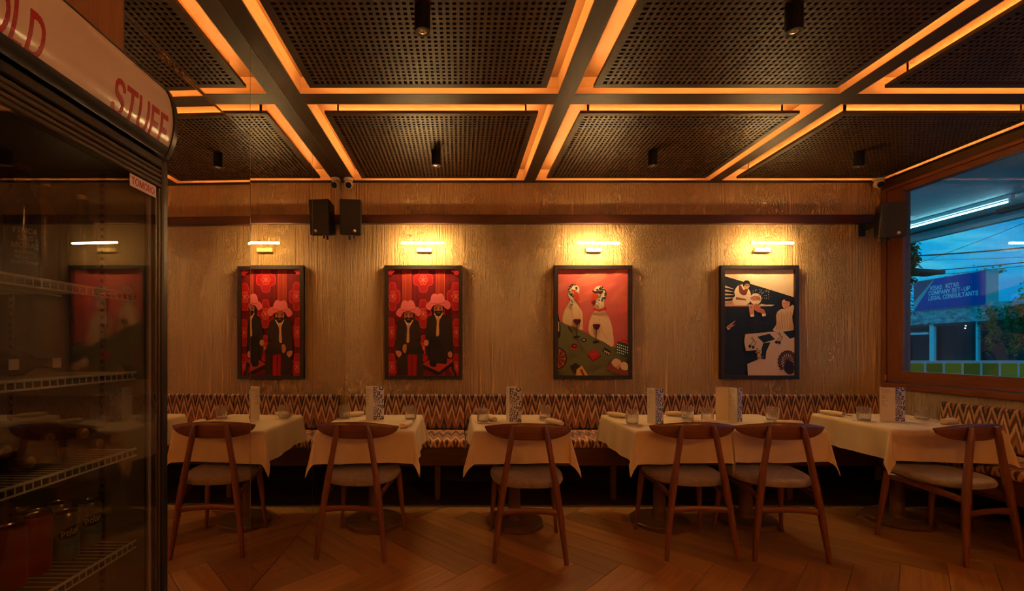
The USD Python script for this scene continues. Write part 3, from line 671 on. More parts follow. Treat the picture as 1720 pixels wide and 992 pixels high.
# ------------------------------------------------------------------ chairs (local: rear feet on y = 0, the table lies at +y)
def make_chair(label, loc, rz):
    t = thing('dining_chair', label, 'chair', loc, rz, None)
    # seat: rounded trapezoid pad
    th = np.linspace(0, 2 * math.pi, 56, endpoint=False)
    def outline(k):
        x = np.sign(np.cos(th)) * np.abs(np.cos(th)) ** .72; y = np.sign(np.sin(th)) * np.abs(np.sin(th)) ** .80
        wv = .215 + .022 * (y * .5 + .5)
        return np.c_[x * wv * k, .255 + y * .215 * k]
    prof = [(.88, .427), (.975, .431), (1.0, .442), (.99, .455), (.955, .465), (.86, .473), (.6, .479), (.3, .481)]
    V = []; F = []; n = len(th)
    for k, z in prof:
        o = outline(k); sag = -.010 * np.clip(1 - np.abs(o[:, 1] - .255) / .2, 0, 1) * (k < .9)
        V.append(np.c_[o, z + sag + .010 * (o[:, 1] - .255) / .2])
    V = np.vstack(V + [[(0, .255, .427)], [(0, .255, .470)]])
    for i in range(len(prof) - 1):
        for j in range(n):
            a, b = i * n + j, i * n + (j + 1) % n; F += [(a, b, b + n), (a, b + n, a + n)]
    for j in range(n): F += [(len(prof) * n, (j + 1) % n, j), (len(prof) * n + 1, (len(prof) - 1) * n + j, (len(prof) - 1) * n + (j + 1) % n)]
    part('seat', trimesh.Trimesh(V, np.array(F), process=False), 'seat_fabric', t, smooth=50)
    # backrest: a lens-shaped board bent around the sitter
    ns, nt = 49, 15; G = {}
    vs = []; fs = []
    for side in (0, 1):
        for i in range(ns):
            s = -1 + 2 * i / (ns - 1); e = max(0.0, 1 - abs(s) ** 2.3) ** .62
            top = .772 + .030 * (1 - s * s); bot = top - .008 - .096 * e
            for j in range(nt):
                v = j / (nt - 1); z = bot + (top - bot) * v
                cvx = .011 * math.sin(math.pi * min(max(v, 0), 1)) ** .55 * (.35 + .65 * e)
                y = .058 * s * s + (.755 - z) * .05 + .066 + (cvx if side else -cvx)
                vs.append((.262 * s, y, z)); 
    N = ns * nt
    for side in (0, 1):
        for i in range(ns - 1):
            for j in range(nt - 1):
                a = side * N + i * nt + j; q = [(a, a + nt, a + nt + 1), (a, a + nt + 1, a + 1)]
                fs += q if side == 0 else [x[::-1] for x in q]
    for i in range(ns - 1):
        for j in (0, nt - 1):
            a, b = i * nt + j, (i + 1) * nt + j; fs += [(a, b, b + N), (a, b + N, a + N)]
    for i in (0, ns - 1):
        for j in range(nt - 1):
            a, b = i * nt + j, i * nt + j + 1; fs += [(a, b, b + N), (a, b + N, a + N)]
    part('backrest', trimesh.Trimesh(np.array(vs), np.array(fs), process=False), 'chair_wood_x', t, smooth=50)
    for sx in (-1, 1):
        part('leg', sweep([(sx * .208, .000, .0006, .0125, .0125), (sx * .190, .014, .16, .0165, .017), (sx * .168, .027, .33, .0195, .021), (sx * .152, .034, .44, .0205, .022), (sx * .122, .043, .62, .0165, .018), (sx * .098, .047, .752, .0145, .015), (sx * .092, .048, .782, .010, .011)], 26, 12), 'chair_wood', t)
        part('leg', sweep([(sx * .222, .462, .0006, .0115, .0115), (sx * .205, .445, .20, .0155, .0155), (sx * .190, .425, .400, .0195, .0195), (sx * .188, .422, .432, .0185, .0185)], 16, 12), 'chair_wood', t)
        part('seat_rail', sweep([(sx * .163, .034, .362, .013, .018), (sx * .175, .20, .392, .012, .023), (sx * .187, .415, .408, .013, .020)], 14, 10, up=(0, 0, 1)), 'chair_wood_x', t)
    part('stretcher', sweep([(-.176, .026, .285, .012, .021), (0, .030, .296, .011, .017), (.176, .026, .285, .012, .021)], 14, 10, up=(0, 0, 1)), 'chair_wood_x', t)
    part('cross_rail', sweep([(-.185, .40, .412, .012, .018), (.185, .40, .412, .012, .018)], 4, 8, up=(0, 0, 1)), 'chair_wood_x', t)
    return t
CH = [(-.640, 2.675, -6, 'wooden chair with curved back and grey-brown seat at the table nearest the mirror'), (.412, 2.630, -3, 'wooden chair with curved back at the table standing alone, second from the mirror'),
      (1.426, 2.667, -1, 'wooden chair with curved back at the left of the two joined tables'), (1.936, 2.646, -4, 'wooden chair with curved back at the right of the two joined tables'),
      (3.085, 2.620, 10, 'wooden chair turned sideways at the far right table, a bluish sheen on its back')]
ch0 = make_chair(CH[0][3], (CH[0][0], CH[0][1], 0), CH[0][2]); ch0.SetCustomDataByKey('group', 'dining chairs')
for x, y, rz, lab in CH[1:]: copy_of(ch0, lab, (x, y, 0), rz)

# ------------------------------------------------------------------ on the tables
ZT = .7205
def make_glass(label, x, y):
    t = thing('tumbler', label, 'glass', (x, y, ZT + .0035), 0, 'ribbed tumblers')
    n = 96
    rib = lambda th, i: 1 + (.026 if 3 <= i <= 6 else 0) * np.cos(24 * th)
    outer = [(.030, 0), (.0365, .001), (.0385, .006), (.0390, .012), (.0395, .028), (.0400, .046), (.0405, .062), (.0412, .066), (.0418, .082), (.0416, .0955), (.0405, .0965)]
    inner = [(.0392, .0955), (.0388, .080), (.0375, .062), (.0365, .030), (.0350, .012), (.0300, .009)]
    part('glass_body', lathe(outer + inner, n, rib), 'tumbler_glass', t, smooth=40)
    return t
def make_coaster(label, x, y, rz):
    t = thing('paper_coaster', label, 'coaster', (x, y, ZT), rz, 'paper coasters under the tumblers')
    part('sheet', bx(-.048, .048, -.048, .048, 0.0005, .0030, .0008), 'linen', t)
    return t
GL = [(-.852, 3.385, 'left on the table nearest the mirror'), (-.352, 3.33, 'right on the table nearest the mirror'), (.168, 3.215, 'left on the table standing alone'), (.635, 3.36, 'right on the table standing alone'),
      (1.190, 3.13, 'at the left end of the two joined tables'), (1.672, 3.33, 'left one of the middle pair on the joined tables'), (1.772, 3.25, 'right one of the middle pair on the joined tables'), (2.262, 3.285, 'at the right end of the two joined tables'),
      (2.915, 3.28, 'left of the menu on the far right table'), (3.385, 3.33, 'right of the menu on the far right table by the window')]
g0 = c0 = None
for i, (x, y, lab) in enumerate(GL):
    a, b = 'ribbed tumbler ' + lab, 'paper under the tumbler ' + lab
    if i == 0: g0, c0 = make_glass(a, x, y), make_coaster(b, x, y, 8)
    else: copy_of(g0, a, (x, y, ZT + .0035), i * 7); copy_of(c0, b, (x, y, ZT), (i * 37) % 25 - 10)
def make_roll(label, x, y, rz):
    """napkin rolled round a knife and a fork, lying along local x"""
    t = thing('napkin_roll', label, 'napkin', (x, y, ZT), rz, 'rolled napkins with cutlery')
    th = np.linspace(0, 2 * math.pi, 20, endpoint=False); V = []; F = []
    xs = np.linspace(-.095, .07, 12)
    for i, xx in enumerate(xs):
        e = 1 - .25 * (abs(i - 5.5) / 5.5) ** 3; wob = 1 + .06 * math.sin(3 * i)
        V.append(np.c_[np.full(20, xx), np.cos(th) * .029 * e * wob,   .0195 + np.sin(th) * .0185 * e])
    V = np.vstack(V + [[(xs[0], 0, .0165)], [(xs[-1] - .01, 0, .0165)]]); n = 20
    for i in range(len(xs) - 1):
        for j in range(n): a, b = i * n + j, i * n + (j + 1) % n; F += [(a, b, b + n), (a, b + n, a + n)]
    for j in range(n): F += [(len(xs) * n, (j + 1) % n, j), (len(xs) * n + 1, (len(xs) - 1) * n + j, (len(xs) - 1) * n + (j + 1) % n)]
    part('napkin', trimesh.Trimesh(V, np.array(F), process=False), 'linen', t, smooth=50)
    part('napkin_fold', bx(-.07, .055, -.030, .026, .0006, .004, .001), 'linen', t)
    part('knife', cat(bx(.05, .125, .004, .018, .0165, .0190, .0008), cyl((.03, .011, .018), (.07, .011, .018), .004, 8)), 'steel', t)
    tines = [bx(.105, .135, -.018 + k * .006, -.0155 + k * .006, .0160, .0185) for k in range(3)]
    part('fork', cat(bx(.05, .095, -.012, -.007, .0160, .0185), bx(.093, .107, -.019, -.001, .0160, .0185, .0008), tines), 'steel', t)
    return t
RO = [(-.800, 3.49, 35, 'behind the left tumbler on the table nearest the mirror'), (-.352, 3.06, 80, 'at the front right corner of the table nearest the mirror'),
      (.235, 3.33, 100, 'behind the left tumbler on the table standing alone'), (.652, 3.14, 112, 'in front of the right tumbler on the table standing alone'),
      (1.205, 3.44, -58, 'at the back left corner of the joined tables'), (1.665, 3.10, 176, 'in front of the middle pair of tumblers on the joined tables'), (1.690, 3.50, -15, 'behind the middle pair of tumblers on the joined tables'), (2.215, 3.08, 172, 'at the front right of the joined tables'),
      (2.905, 3.53, -76, 'along the left edge of the far right table'), (3.415, 3.17, 25, 'on the right side of the far right table')]
r0 = None
for i, (x, y, rz, lab) in enumerate(RO):
    a = 'rolled napkin ' + lab
    if i == 0: r0 = make_roll(a, x, y, rz)
    else: copy_of(r0, a, (x, y, ZT), rz)
# menus: three stiff panels folded upright; the printed one carries the name in rings of letters
PWD, PHT = .084, .243
def lettering():
    ms = []
    for rx, ry, h in ((.073, .097, .034), (.050, .066, .023), (.034, .045, .016), (.020, .027, .011)):
        for k, chh in enumerate('bastardo'):
            a = math.radians(80 - k * 160 / 7)
            m = text(chh, h, .0005, bold=True); m.apply_translation((-m.bounds[1][0] / 2, -h * .38, 0))
            m = moved(m, rz=(math.degrees(a) - 90) * .30 if k < 4 else (math.degrees(a) + 90) * .25); m.apply_translation((.001 + rx * math.cos(a), .116 + ry * math.sin(a), 0)); ms.append(m)
    for chh, x, y, h, a in (('o', .064, .232, .046, 20), ('a', .066, .006, .040, -25), ('b', .020, .243, .030, 80)):
        m = text(chh, h, .0005, bold=True); m.apply_translation((-m.bounds[1][0] / 2, -h * .3, 0)); m = moved(m, rz=a); m.apply_translation((x, y, 0)); ms.append(m)
    out = []
    for m in ms:       # clip to the panel
        pl = trimesh.intersections.slice_mesh_plane(m, (1, 0, 0), (.001, 0, 0)); pl = trimesh.intersections.slice_mesh_plane(pl, (-1, 0, 0), (PWD - .001, 0, 0))
        pl = trimesh.intersections.slice_mesh_plane(pl, (0, -1, 0), (0, PHT - .001, 0)); pl = trimesh.intersections.slice_mesh_plane(pl, (0, 1, 0), (0, .001, 0))
        if len(pl.faces): out.append(pl)
    return cat(out)
LETTERS = lettering()
rr_ = random.Random(11); LINES = []
for k in range(15):
    z = PHT - .014 - k * .0075 - (.006 if k > 3 else 0) - (.008 if k > 8 else 0)
    wd = rr_.uniform(.012, .040) if k > 3 else rr_.uniform(.03, .06)
    LINES.append(bx(.008, .008 + wd, z, z + .0016, 0, .0005))
LINES = cat(LINES)
def stand(m, ang, flip):    # panel drawing (x along the panel, y up, z outward) -> upright panel leaving the fold at angle ang
    a = math.radians(ang); d = np.array([math.cos(a), math.sin(a), 0]); nrm = np.array([d[1], -d[0], 0]) if not flip else np.array([-d[1], d[0], 0])
    T = np.eye(4); T[:3, 0], T[:3, 1], T[:3, 2] = d, (0, 0, 1), nrm
    m = m.copy(); m.apply_transform(T); m.fix_normals() if False else None; return m
def make_menu(label, x, y, a1, a2, flap):
    t = thing('menu_card', label, 'menu', (x, y, ZT), 0, 'folded menus on the tables')
    e1, e2 = math.radians(a1), math.radians(a2)
    panel = bx(0, PWD, 0.0006, PHT, -.0016, 0)
    part('printed_panel', stand(panel, a1, False), 'print_paper', t, smooth=False)
    part('lettering', stand(LETTERS, a1, False), 'ink', t, smooth=False)
    part('text_panel', stand(panel, a2, True), 'paper', t, smooth=False)
    fl = LINES.copy(); fl.apply_scale((-1, 1, 1)); fl.apply_translation((PWD, 0, 0)); fl.invert()
    part('small_print', stand(fl, a2, True), 'grey_ink', t, smooth=False)
    o = np.array([math.cos(e2), math.sin(e2)]) * PWD
    bk = stand(bx(0, PWD, 0.0006, PHT, -.0016, 0), flap, True); bk.apply_translation((o[0], o[1], 0))
    part('back_panel', bk, 'paper', t, smooth=False)
for x, y, a1, a2, fl, lab in ((-.620, 3.296, 35, 140, 20, 'on the table nearest the mirror'), (.357, 3.218, 2, 100, 25, 'on the table standing alone'), (1.340, 3.105, 30, 106, 35, 'on the left joined table'),
        (1.955, 3.20, 38, 100, 170, 'splayed open on the right joined table'), (3.10, 3.235, 10, 150, 40, 'on the far right table by the window')):
    make_menu('folded upright menu with rings of black letters ' + lab, x, y, a1, a2, fl)

# ------------------------------------------------------------------ pictures (flat prints: every shape is a thin coloured layer of the canvas)
def closed(pts, n=6):
    """smooth closed outline through the points"""
    p = np.array(pts, float); k = len(p); out = []
    for i in range(k):
        a, b, c, d = p[i - 1], p[i], p[(i + 1) % k], p[(i + 2) % k]
        for t in np.arange(n) / n:
            out.append(.5 * ((2 * b) + (c - a) * t + (2 * a - 5 * b + 4 * c - d) * t * t + (3 * b - a - 3 * c + d) * t ** 3))
    g = Polygon(out); return g if g.is_valid else g.buffer(0)
def ell(x, y, a, b, rot=0): return affinity.rotate(affinity.scale(Point(x, y).buffer(1, 10), a, b), rot, origin=(x, y))
def line(pts, w): return LineString(pts).buffer(w / 2, 3)
class Art:
    def __init__(s, x0, y0, x1, y1, W, H):
        s.win = sbox(x0, y0, x1, y1); s.x0, s.y1, s.sx, s.sy = x0, y1, W / (x1 - x0), H / (y1 - y0); s.W, s.H = W, H; s.V, s.F, s.C, s.k = [], [], [], 0; s.nv = 0
    def add(s, g, rgb, grade=None):
        if isinstance(g, (list, tuple)): g = Polygon(g)
        g = (g if g.is_valid else g.buffer(0)).intersection(s.win).simplify(.4); s.k += 1
        for q in getattr(g, 'geoms', [g]):
            if q.geom_type != 'Polygon' or q.area < 1: continue
            v, f = trimesh.creation.triangulate_polygon(q, engine='earcut')
            n = len(v); P = np.c_[(v[:, 0] - s.x0) * s.sx - s.W / 2, np.full(n, -.00008 * s.k), (s.y1 - v[:, 1]) * s.sy - s.H / 2]
            f = np.array(f); a, b, c = P[f[:, 0]], P[f[:, 1]], P[f[:, 2]]
            ny = np.cross(b - a, c - a)[:, 1]; f[ny > 0] = f[ny > 0][:, ::-1]
            s.V.append(P); s.F.append(f + s.nv); s.nv += n; s.C.append(np.tile(lin(*rgb), (n, 1)))
    def build(s, parent):
        o = UsdGeom.Mesh.Get(stage, part('canvas_print', trimesh.Trimesh(np.vstack(s.V), np.vstack(s.F), process=False), 'print', parent, smooth=False).GetPath())
        UsdGeom.PrimvarsAPI(o).CreatePrimvar('Cd', Sdf.ValueTypeNames.Color3fArray, 'vertex').Set(Vt.Vec3fArray.FromNumpy(np.vstack(s.C).astype(np.float32)))
PW_, PH_ = .662, .998
def picture(x, z, label):
    t = thing('framed_picture', label, 'painting', (x, YB - .002, z), 0)
    W, H, b, d = PW_ / 2 + .034, PH_ / 2 + .034, .036, .042
    def rail(pts, dz):
        return pts
    for nm, q in (('top', [(-W, H), (W, H), (W - b, H - b), (-W + b, H - b)]), ('bot', [(-W, -H), (W, -H), (W - b, -H + b), (-W + b, -H + b)]), ('l', [(-W, -H), (-W, H), (-W + b, H - b), (-W + b, -H + b)]), ('r', [(W, -H), (W, H), (W - b, H - b), (W - b, -H + b)])):
        m = extrude(Polygon(q), d); m.apply_transform(np.array([[1, 0, 0, 0], [0, 0, -1, 0], [0, 1, 0, 0], [0, 0, 0, 1.0]]))
        part('frame_rail', m, 'frame_wood', t, smooth=False)
    part('backing', bx(-W + .01, W - .01, -.018, -.004, -H + .01, H - .01), 'paper', t, smooth=False)
    h = UsdGeom.Xform.Define(stage, numbered(ppath(t), 'artwork')); h.AddTranslateOp().Set((0, -.0185, 0))
    return t, h
# 1: two men in pink hats on a red patterned ground
a = Art(113, 232, 568, 917, PW_, PH_)
a.add(a.win, (122, 12, 22))
for x in (128, 150, 188, 262, 292, 400, 500, 545): a.add(sbox(x, 232, x + 14, 917), (112, 10, 20))
for x in (205, 420):
    a.add(sbox(x, 232, x + 56, 920), (208, 84, 58)); a.add(sbox(x + 3, 232, x + 53, 920), (158, 42, 24)); a.add(sbox(x + 16, 232, x + 22, 920), (180, 62, 34))
a.add(sbox(232, 640, 300, 920), (176, 24, 30)); a.add(sbox(262, 640, 268, 920), (120, 10, 18))
def medal(x, y, w, h):
    th = np.linspace(0, 2 * math.pi, 48, endpoint=False)
    r_ = 1 + .16 * np.cos(4 * th) - .07 * np.cos(8 * th)
    o = Polygon(np.c_[x + w * .5 * np.cos(th) * r_, y + h * .5 * np.sin(th) * r_])
    a.add(o, (214, 66, 62)); a.add(o.buffer(-3.2), (168, 14, 26))
    for k in range(6): a.add(ell(x + w * .16 * math.cos(k * 1.05), y + h * .16 * math.sin(k * 1.05), w * .11, h * .085, k * 40), (216, 84, 66))
    for k in range(6): a.add(ell(x + w * .16 * math.cos(k * 1.05), y + h * .16 * math.sin(k * 1.05), w * .07, h * .05, k * 40), (178, 40, 38))
    a.add(ell(x, y, w * .07, h * .06), (226, 110, 84))
for m_ in ((338, 300, 116, 150), (140, 408, 90, 170), (548, 408, 104, 165), (132, 638, 84, 170), (552, 640, 84, 160), (134, 862, 84, 160), (552, 858, 84, 150), (338, 520, 96, 170), (342, 740, 88, 150), (128, 236, 50, 60), (552, 236, 60, 60)): medal(*m_)
def man(dx, dy, seated):
    sh = lambda pts: [(x + dx, y + dy) for x, y in pts]
    black, brown = (42, 24, 18), (52, 30, 22)
    if seated:
        a.add(closed(sh([(176, 565), (212, 548), (250, 552), (288, 560), (316, 592), (322, 660), (318, 700), (330, 730), (336, 800), (336, 925), (298, 925), (296, 770), (240, 776), (236, 925), (178, 925), (164, 760), (166, 640)])), brown)
        a.add(closed(sh([(166, 760), (200, 742), (280, 735), (330, 742), (336, 780), (240, 778), (180, 790)])), (40, 24, 19))
        a.add(closed(sh([(222, 700), (250, 690), (318, 700), (316, 660), (290, 690)])), (36, 20, 16))
    else:
        a.add(closed(sh([(370, 545), (412, 522), (445, 520), (492, 530), (518, 552), (526, 640), (530, 760), (500, 790), (470, 790), (400, 790), (356, 780), (352, 660), (360, 590)])), black)
    cx, cy = (243, 505) if seated else (434, 462)
    nx, ny = cx + dx, cy + dy
    a.add(closed([(nx - 10, ny + 68), (nx + 6, ny + 60), (nx + 26, ny + 62), (nx + 6, ny + 110), (nx + 6, ny + 190), (nx - 12, ny + 196), (nx - 8, ny + 120)], 4), (206, 150, 90))
    a.add([(nx - 28, ny + 52), (nx - 8, ny + 96), (nx + 2, ny + 62)], (222, 172, 112)); a.add([(nx + 34, ny + 52), (nx + 12, ny + 92), (nx, ny + 62)], (222, 172, 112))
    a.add(ell(nx + 2, ny + 22, 38, 40), (28, 14, 12)); a.add(closed([(nx - 26, ny + 12), (nx, ny + 2), (nx + 28, ny + 12), (nx + 27, ny + 46), (nx + 4, ny + 68), (nx - 22, ny + 48)]), (168, 88, 52))
    a.add(closed([(nx - 22, ny + 44), (nx - 10, ny + 36), (nx + 3, ny + 40), (nx + 16, ny + 36), (nx + 27, ny + 42), (nx + 18, ny + 66), (nx + 3, ny + 74), (nx - 14, ny + 66)]), (30, 14, 12))
    a.add(line([(nx - 6, ny + 50), (nx + 12, ny + 50)], 4), (160, 60, 48))
    for s_ in (-13, 15): a.add(ell(nx + s_, ny + 22, 6, 3.2), (24, 12, 10)); a.add(line([(nx + s_ - 8, ny + 15), (nx + s_ + 8, ny + 14)], 3), (24, 12, 10))
    a.add(line([(nx + 2, ny + 20), (nx, ny + 36), (nx + 6, ny + 37)], 3), (206, 128, 82))
    pink, dk = (226, 100, 104), (196, 72, 80)
    a.add(closed([(nx - 80, ny + 14), (nx - 62, ny - 18), (nx - 30, ny - 28), (nx + 34, ny - 30), (nx + 66, ny - 24), (nx + 82, ny + 8), (nx + 62, ny + 30), (nx + 36, ny + 10), (nx, ny - 2), (nx - 34, ny + 8), (nx - 52, ny + 36)]), pink)
    a.add(closed([(nx - 46, ny - 10), (nx - 44, ny - 54), (nx - 26, ny - 72), (nx - 4, ny - 66), (nx + 14, ny - 74), (nx + 34, ny - 62), (nx + 44, ny - 18), (nx, ny - 8)]), (232, 112, 114))
    a.add(line([(nx - 46, ny - 12), (nx, ny - 6), (nx + 46, ny - 18)], 5), dk)
man(0, 0, True)
a.add(closed([(216, 715), (232, 722), (226, 770), (208, 760), (205, 735)]), (196, 120, 84)); a.add(closed([(160, 760), (188, 758), (200, 775), (186, 798), (172, 790)]), (206, 130, 92))
man(0, 0, False)
a.add([(338, 838), (400, 800), (530, 812), (528, 830), (440, 892), (340, 852)], (176, 50, 36)); a.add([(338, 846), (440, 892), (530, 826), (530, 850), (442, 912), (338, 866)], (34, 18, 18))
a.add(line([(526, 840), (530, 880), (545, 905), (540, 920)], 14), (28, 16, 16)); a.add(line([(430, 900), (428, 920)], 12), (28, 16, 16))
a.add(closed([(378, 690), (390, 665), (415, 662), (430, 682), (446, 700), (474, 760), (492, 820), (480, 842), (430, 836), (418, 858), (384, 852), (376, 800), (368, 730)]), (24, 15, 17))
for k in range(8): a.add(line([(388 + k * 12, 720 + k * 4), (392 + k * 12, 770 + k * 4), (384 + k * 13, 826 + k)], 2), (58, 40, 40))
a.add(closed([(498, 770), (516, 760), (526, 780), (518, 800), (502, 794)]), (206, 130, 92)); a.add(ell(358, 706, 16, 20), (206, 130, 92))
t, h = picture(-.332, 1.4835, 'framed red painting of two bearded men in pink hats, leftmost on the plaster wall'); a.build(h)
# 2: two white geese in headscarves at a green table
a = Art(103, 244, 558, 922, PW_, PH_)
a.add(a.win, (206, 92, 84))
rg = np.random.default_rng(4)
for k in range(40): 
    x, y = rg.uniform(90, 570), rg.uniform(244, 760); f = (y - 244) / 520; 
    a.add(ell(x, y, rg.uniform(40, 110), rg.uniform(16, 40), rg.uniform(-50, -10)), tuple(int(v) for v in (218 - 26 * f + rg.uniform(-6, 6), 112 - 34 * f + rg.uniform(-6, 6), 84 + 4 * f + rg.uniform(-6, 6))))
a.add([(95, 574), (130, 580), (240, 628), (340, 676), (440, 726), (570, 792), (570, 930), (95, 930)], (104, 104, 62))
for k in range(14): a.add(ell(rg.uniform(120, 520), rg.uniform(760, 900), rg.uniform(30, 70), rg.uniform(8, 20), -20).intersection(Polygon([(95, 610), (570, 830), (570, 930), (95, 930)])), (96 + int(rg.uniform(0, 16)), 98 + int(rg.uniform(0, 14)), 56))
goose = (222, 186, 142)
a.add(closed([(188, 400), (214, 398), (216, 440), (238, 478), (262, 520), (266, 600), (262, 632), (210, 610), (150, 592), (134, 570), (140, 520), (166, 476), (186, 440)]), goose)
a.add(closed([(352, 430), (400, 440), (404, 500), (430, 540), (456, 620), (462, 735), (400, 706), (312, 660), (306, 590), (326, 530), (346, 500)]), goose)
a.add(line([(238, 500), (250, 560), (244, 610)], 3), (190, 140, 100)); a.add(line([(372, 560), (390, 640), (424, 690)], 3), (190, 140, 100))
a.add(closed([(170, 396), (178, 360), (204, 342), (236, 352), (244, 376), (232, 404), (212, 430), (196, 436), (178, 424)]), (228, 216, 186))
a.add(closed([(336, 392), (346, 362), (372, 350), (402, 362), (412, 398), (408, 440), (384, 462), (356, 456), (344, 430)]), (228, 216, 186))
for (cx, cy, n, s0) in ((204, 378, 34, 36), (380, 402, 44, 42)):
    for k in range(n):
        an, rd = rg.uniform(0, 6.28), s0 * math.sqrt(rg.uniform(.35, 1)); a.add(ell(cx + rd * math.cos(an) * .9, cy + rd * math.sin(an) * 1.15, 6, 3.6, rg.uniform(0, 180)).intersection(ell(cx, cy, s0, s0 * 1.2)), (30, 36, 44))
a.add(closed([(196, 384), (240, 386), (238, 404), (214, 410), (196, 400)]), (226, 190, 140)); a.add(closed([(340, 392), (376, 396), (372, 416), (350, 410)]), (226, 190, 140))
a.add(closed([(204, 396), (232, 392), (244, 430), (238, 444), (218, 440)]), (206, 66, 36)); a.add(line([(214, 408), (230, 434)], 2), (150, 40, 26))
a.add(closed([(360, 402), (334, 396), (324, 434), (330, 446), (356, 432)]), (206, 66, 36)); a.add(line([(350, 412), (334, 436)], 2), (150, 40, 26))
a.add([(186, 370), (206, 376), (244, 384), (250, 370), (240, 378), (216, 384), (212, 392), (192, 384)], (200, 50, 40))
a.add([(322, 378), (344, 384), (394, 382), (392, 396), (376, 404), (362, 396), (348, 398), (330, 392)], (74, 22, 26))
for q in ([(190, 440), (206, 432), (202, 470), (198, 494), (190, 466), (170, 482), (176, 458)], [(356, 456), (374, 462), (384, 494), (364, 486), (356, 470), (340, 490), (346, 466)]):
    a.add(closed(q, 4), (216, 204, 176))
    for k in range(9): a.add(ell(q[0][0] + rg.uniform(-14, 14), q[0][1] + rg.uniform(0, 44), 4, 2.6, rg.uniform(0, 180)).intersection(closed(q, 4)), (30, 36, 44))
a.add(line([(338, 500), (372, 508), (410, 494)], 15), (168, 40, 42))
for k in range(9): a.add(ell(340 + k * 8.6, 502 + 5 * math.sin(k * .4), 4.5, 6.5), (192, 56, 52))
for x, y, s_ in ((228, 572, 1.0), (352, 604, 1.08)):
    a.add(closed([(x - 20, y - 28), (x + 20, y - 28), (x + 24, y), (x + 10, y + 24), (x - 10, y + 24), (x - 24, y)]), (216, 172, 138)); a.add(closed([(x - 22, y - 8), (x + 22, y - 8), (x + 20, y + 10), (x + 8, y + 24), (x - 8, y + 24), (x - 20, y + 10)]), (72, 16, 26))
    a.add(line([(x, y + 22), (x - 4, y + 98)], 5), (40, 26, 26)); a.add(ell(x - 4, y + 104, 22, 9, -8), (34, 30, 26)); a.add(line([(x - 20, y - 28), (x + 20, y - 28)], 2), (240, 206, 170))
a.add(closed([(92, 520), (104, 518), (112, 560), (120, 600), (120, 660), (112, 680), (92, 680)]), (22, 20, 22)); a.add(sbox(92, 578, 112, 640), (196, 180, 150))
a.add(line([(173, 616), (192, 642)], 10), (40, 30, 34)); a.add(ell(270, 696, 18, 14), (24, 24, 28)); a.add(ell(270, 695, 10, 7), (190, 180, 170)); a.add(ell(270, 695, 5, 4), (24, 24, 28))
a.add(ell(207, 736, 25, 22), (174, 30, 32)); a.add(ell(207, 732, 18, 14), (52, 26, 30)); a.add(ell(209, 732, 8, 6), (190, 60, 50))
a.add([(296, 784), (344, 752), (380, 796), (330, 830)], (184, 32, 34)); a.add([(296, 784), (330, 822), (380, 790), (380, 800), (330, 834), (294, 794)], (124, 18, 24)); a.add(line([(320, 790), (356, 776)], 3), (214, 90, 70))
a.add([(388, 764), (406, 742), (444, 768), (428, 796)], (30, 26, 34))
for k in range(3): a.add([(400 + k * 12, 762 + k * 7), (408 + k * 12, 756 + k * 7), (412 + k * 12, 770 + k * 7), (404 + k * 12, 776 + k * 7)], (196, 178, 160))
a.add([(476, 720), (492, 702), (556, 722), (556, 806), (540, 806), (474, 776)], (40, 74, 46))
for k in range(22): a.add(ell(486 + (k % 6) * 13, 722 + (k // 6) * 17 + (k % 6) * 4, 4.6, 4.6), (222, 216, 186))
a.add(line([(502, 706), (520, 694), (546, 700), (552, 722)], 9), (196, 40, 38))
a.add([(414, 870), (440, 844), (560, 890), (560, 930), (520, 922), (412, 880)], (134, 68, 44)); a.add(closed([(448, 838), (474, 812), (508, 830), (502, 862), (472, 868)]), (222, 186, 140)); a.add(closed([(504, 850), (528, 834), (552, 850), (550, 884), (516, 882)]), (226, 192, 146)); a.add([(476, 866), (502, 846), (506, 862), (488, 884)], (198, 150, 106))
a.add(ell(104, 812, 58, 70), (72, 26, 28)); a.add(ell(104, 812, 48, 60), (150, 60, 44)); a.add(ell(104, 812, 38, 48), (110, 34, 32))
for k in range(9): a.add([(104, 812), (104 + 50 * math.cos(k * .7), 812 + 60 * math.sin(k * .7)), (104 + 50 * math.cos(k * .7 + .12), 812 + 60 * math.sin(k * .7 + .12))], (196, 120, 82))
a.add([(184, 866), (214, 840), (262, 866), (246, 890), (210, 912)], (48, 26, 36)); a.add([(222, 884), (256, 856), (300, 926), (220, 926)], (212, 166, 84)); a.add([(244, 884), (258, 880), (280, 926), (262, 926)], (130, 66, 38))
t, h = picture(1.256, 1.4835, 'framed pink painting of two white geese in headscarves, middle of the plaster wall'); a.build(h)
# 3: white figures and a table on navy
a = Art(118, 252, 560, 926, PW_, PH_)
navy, cream = (24, 32, 48), (224, 196, 164)
a.add(a.win, navy); a.add([(110, 245), (565, 245), (565, 430), (400, 378), (110, 290)], cream)
for k in range(5): a.add([(118, 350 + k * 26), (186, 378 + k * 18), (118, 366 + k * 26)], cream)
a.add([(118, 470), (180, 446), (200, 486), (118, 486)], (214, 150, 120)); a.add([(118, 476), (440, 476), (420, 486), (118, 488)], cream); a.add([(118, 484), (300, 482), (280, 490), (118, 490)], (150, 74, 66)); a.add([(352, 470), (430, 484), (350, 486)], (214, 176, 140))
a.add(closed([(196, 372), (216, 352), (246, 350), (272, 372), (290, 410), (282, 462), (240, 480), (186, 474), (176, 440), (190, 420), (186, 396)]), (232, 208, 178))
a.add(closed([(214, 358), (226, 352), (246, 384), (262, 362), (272, 372), (262, 410), (240, 416), (218, 398)]), (130, 58, 48)); a.add([(196, 428), (258, 440), (262, 450), (196, 444)], (150, 78, 62))
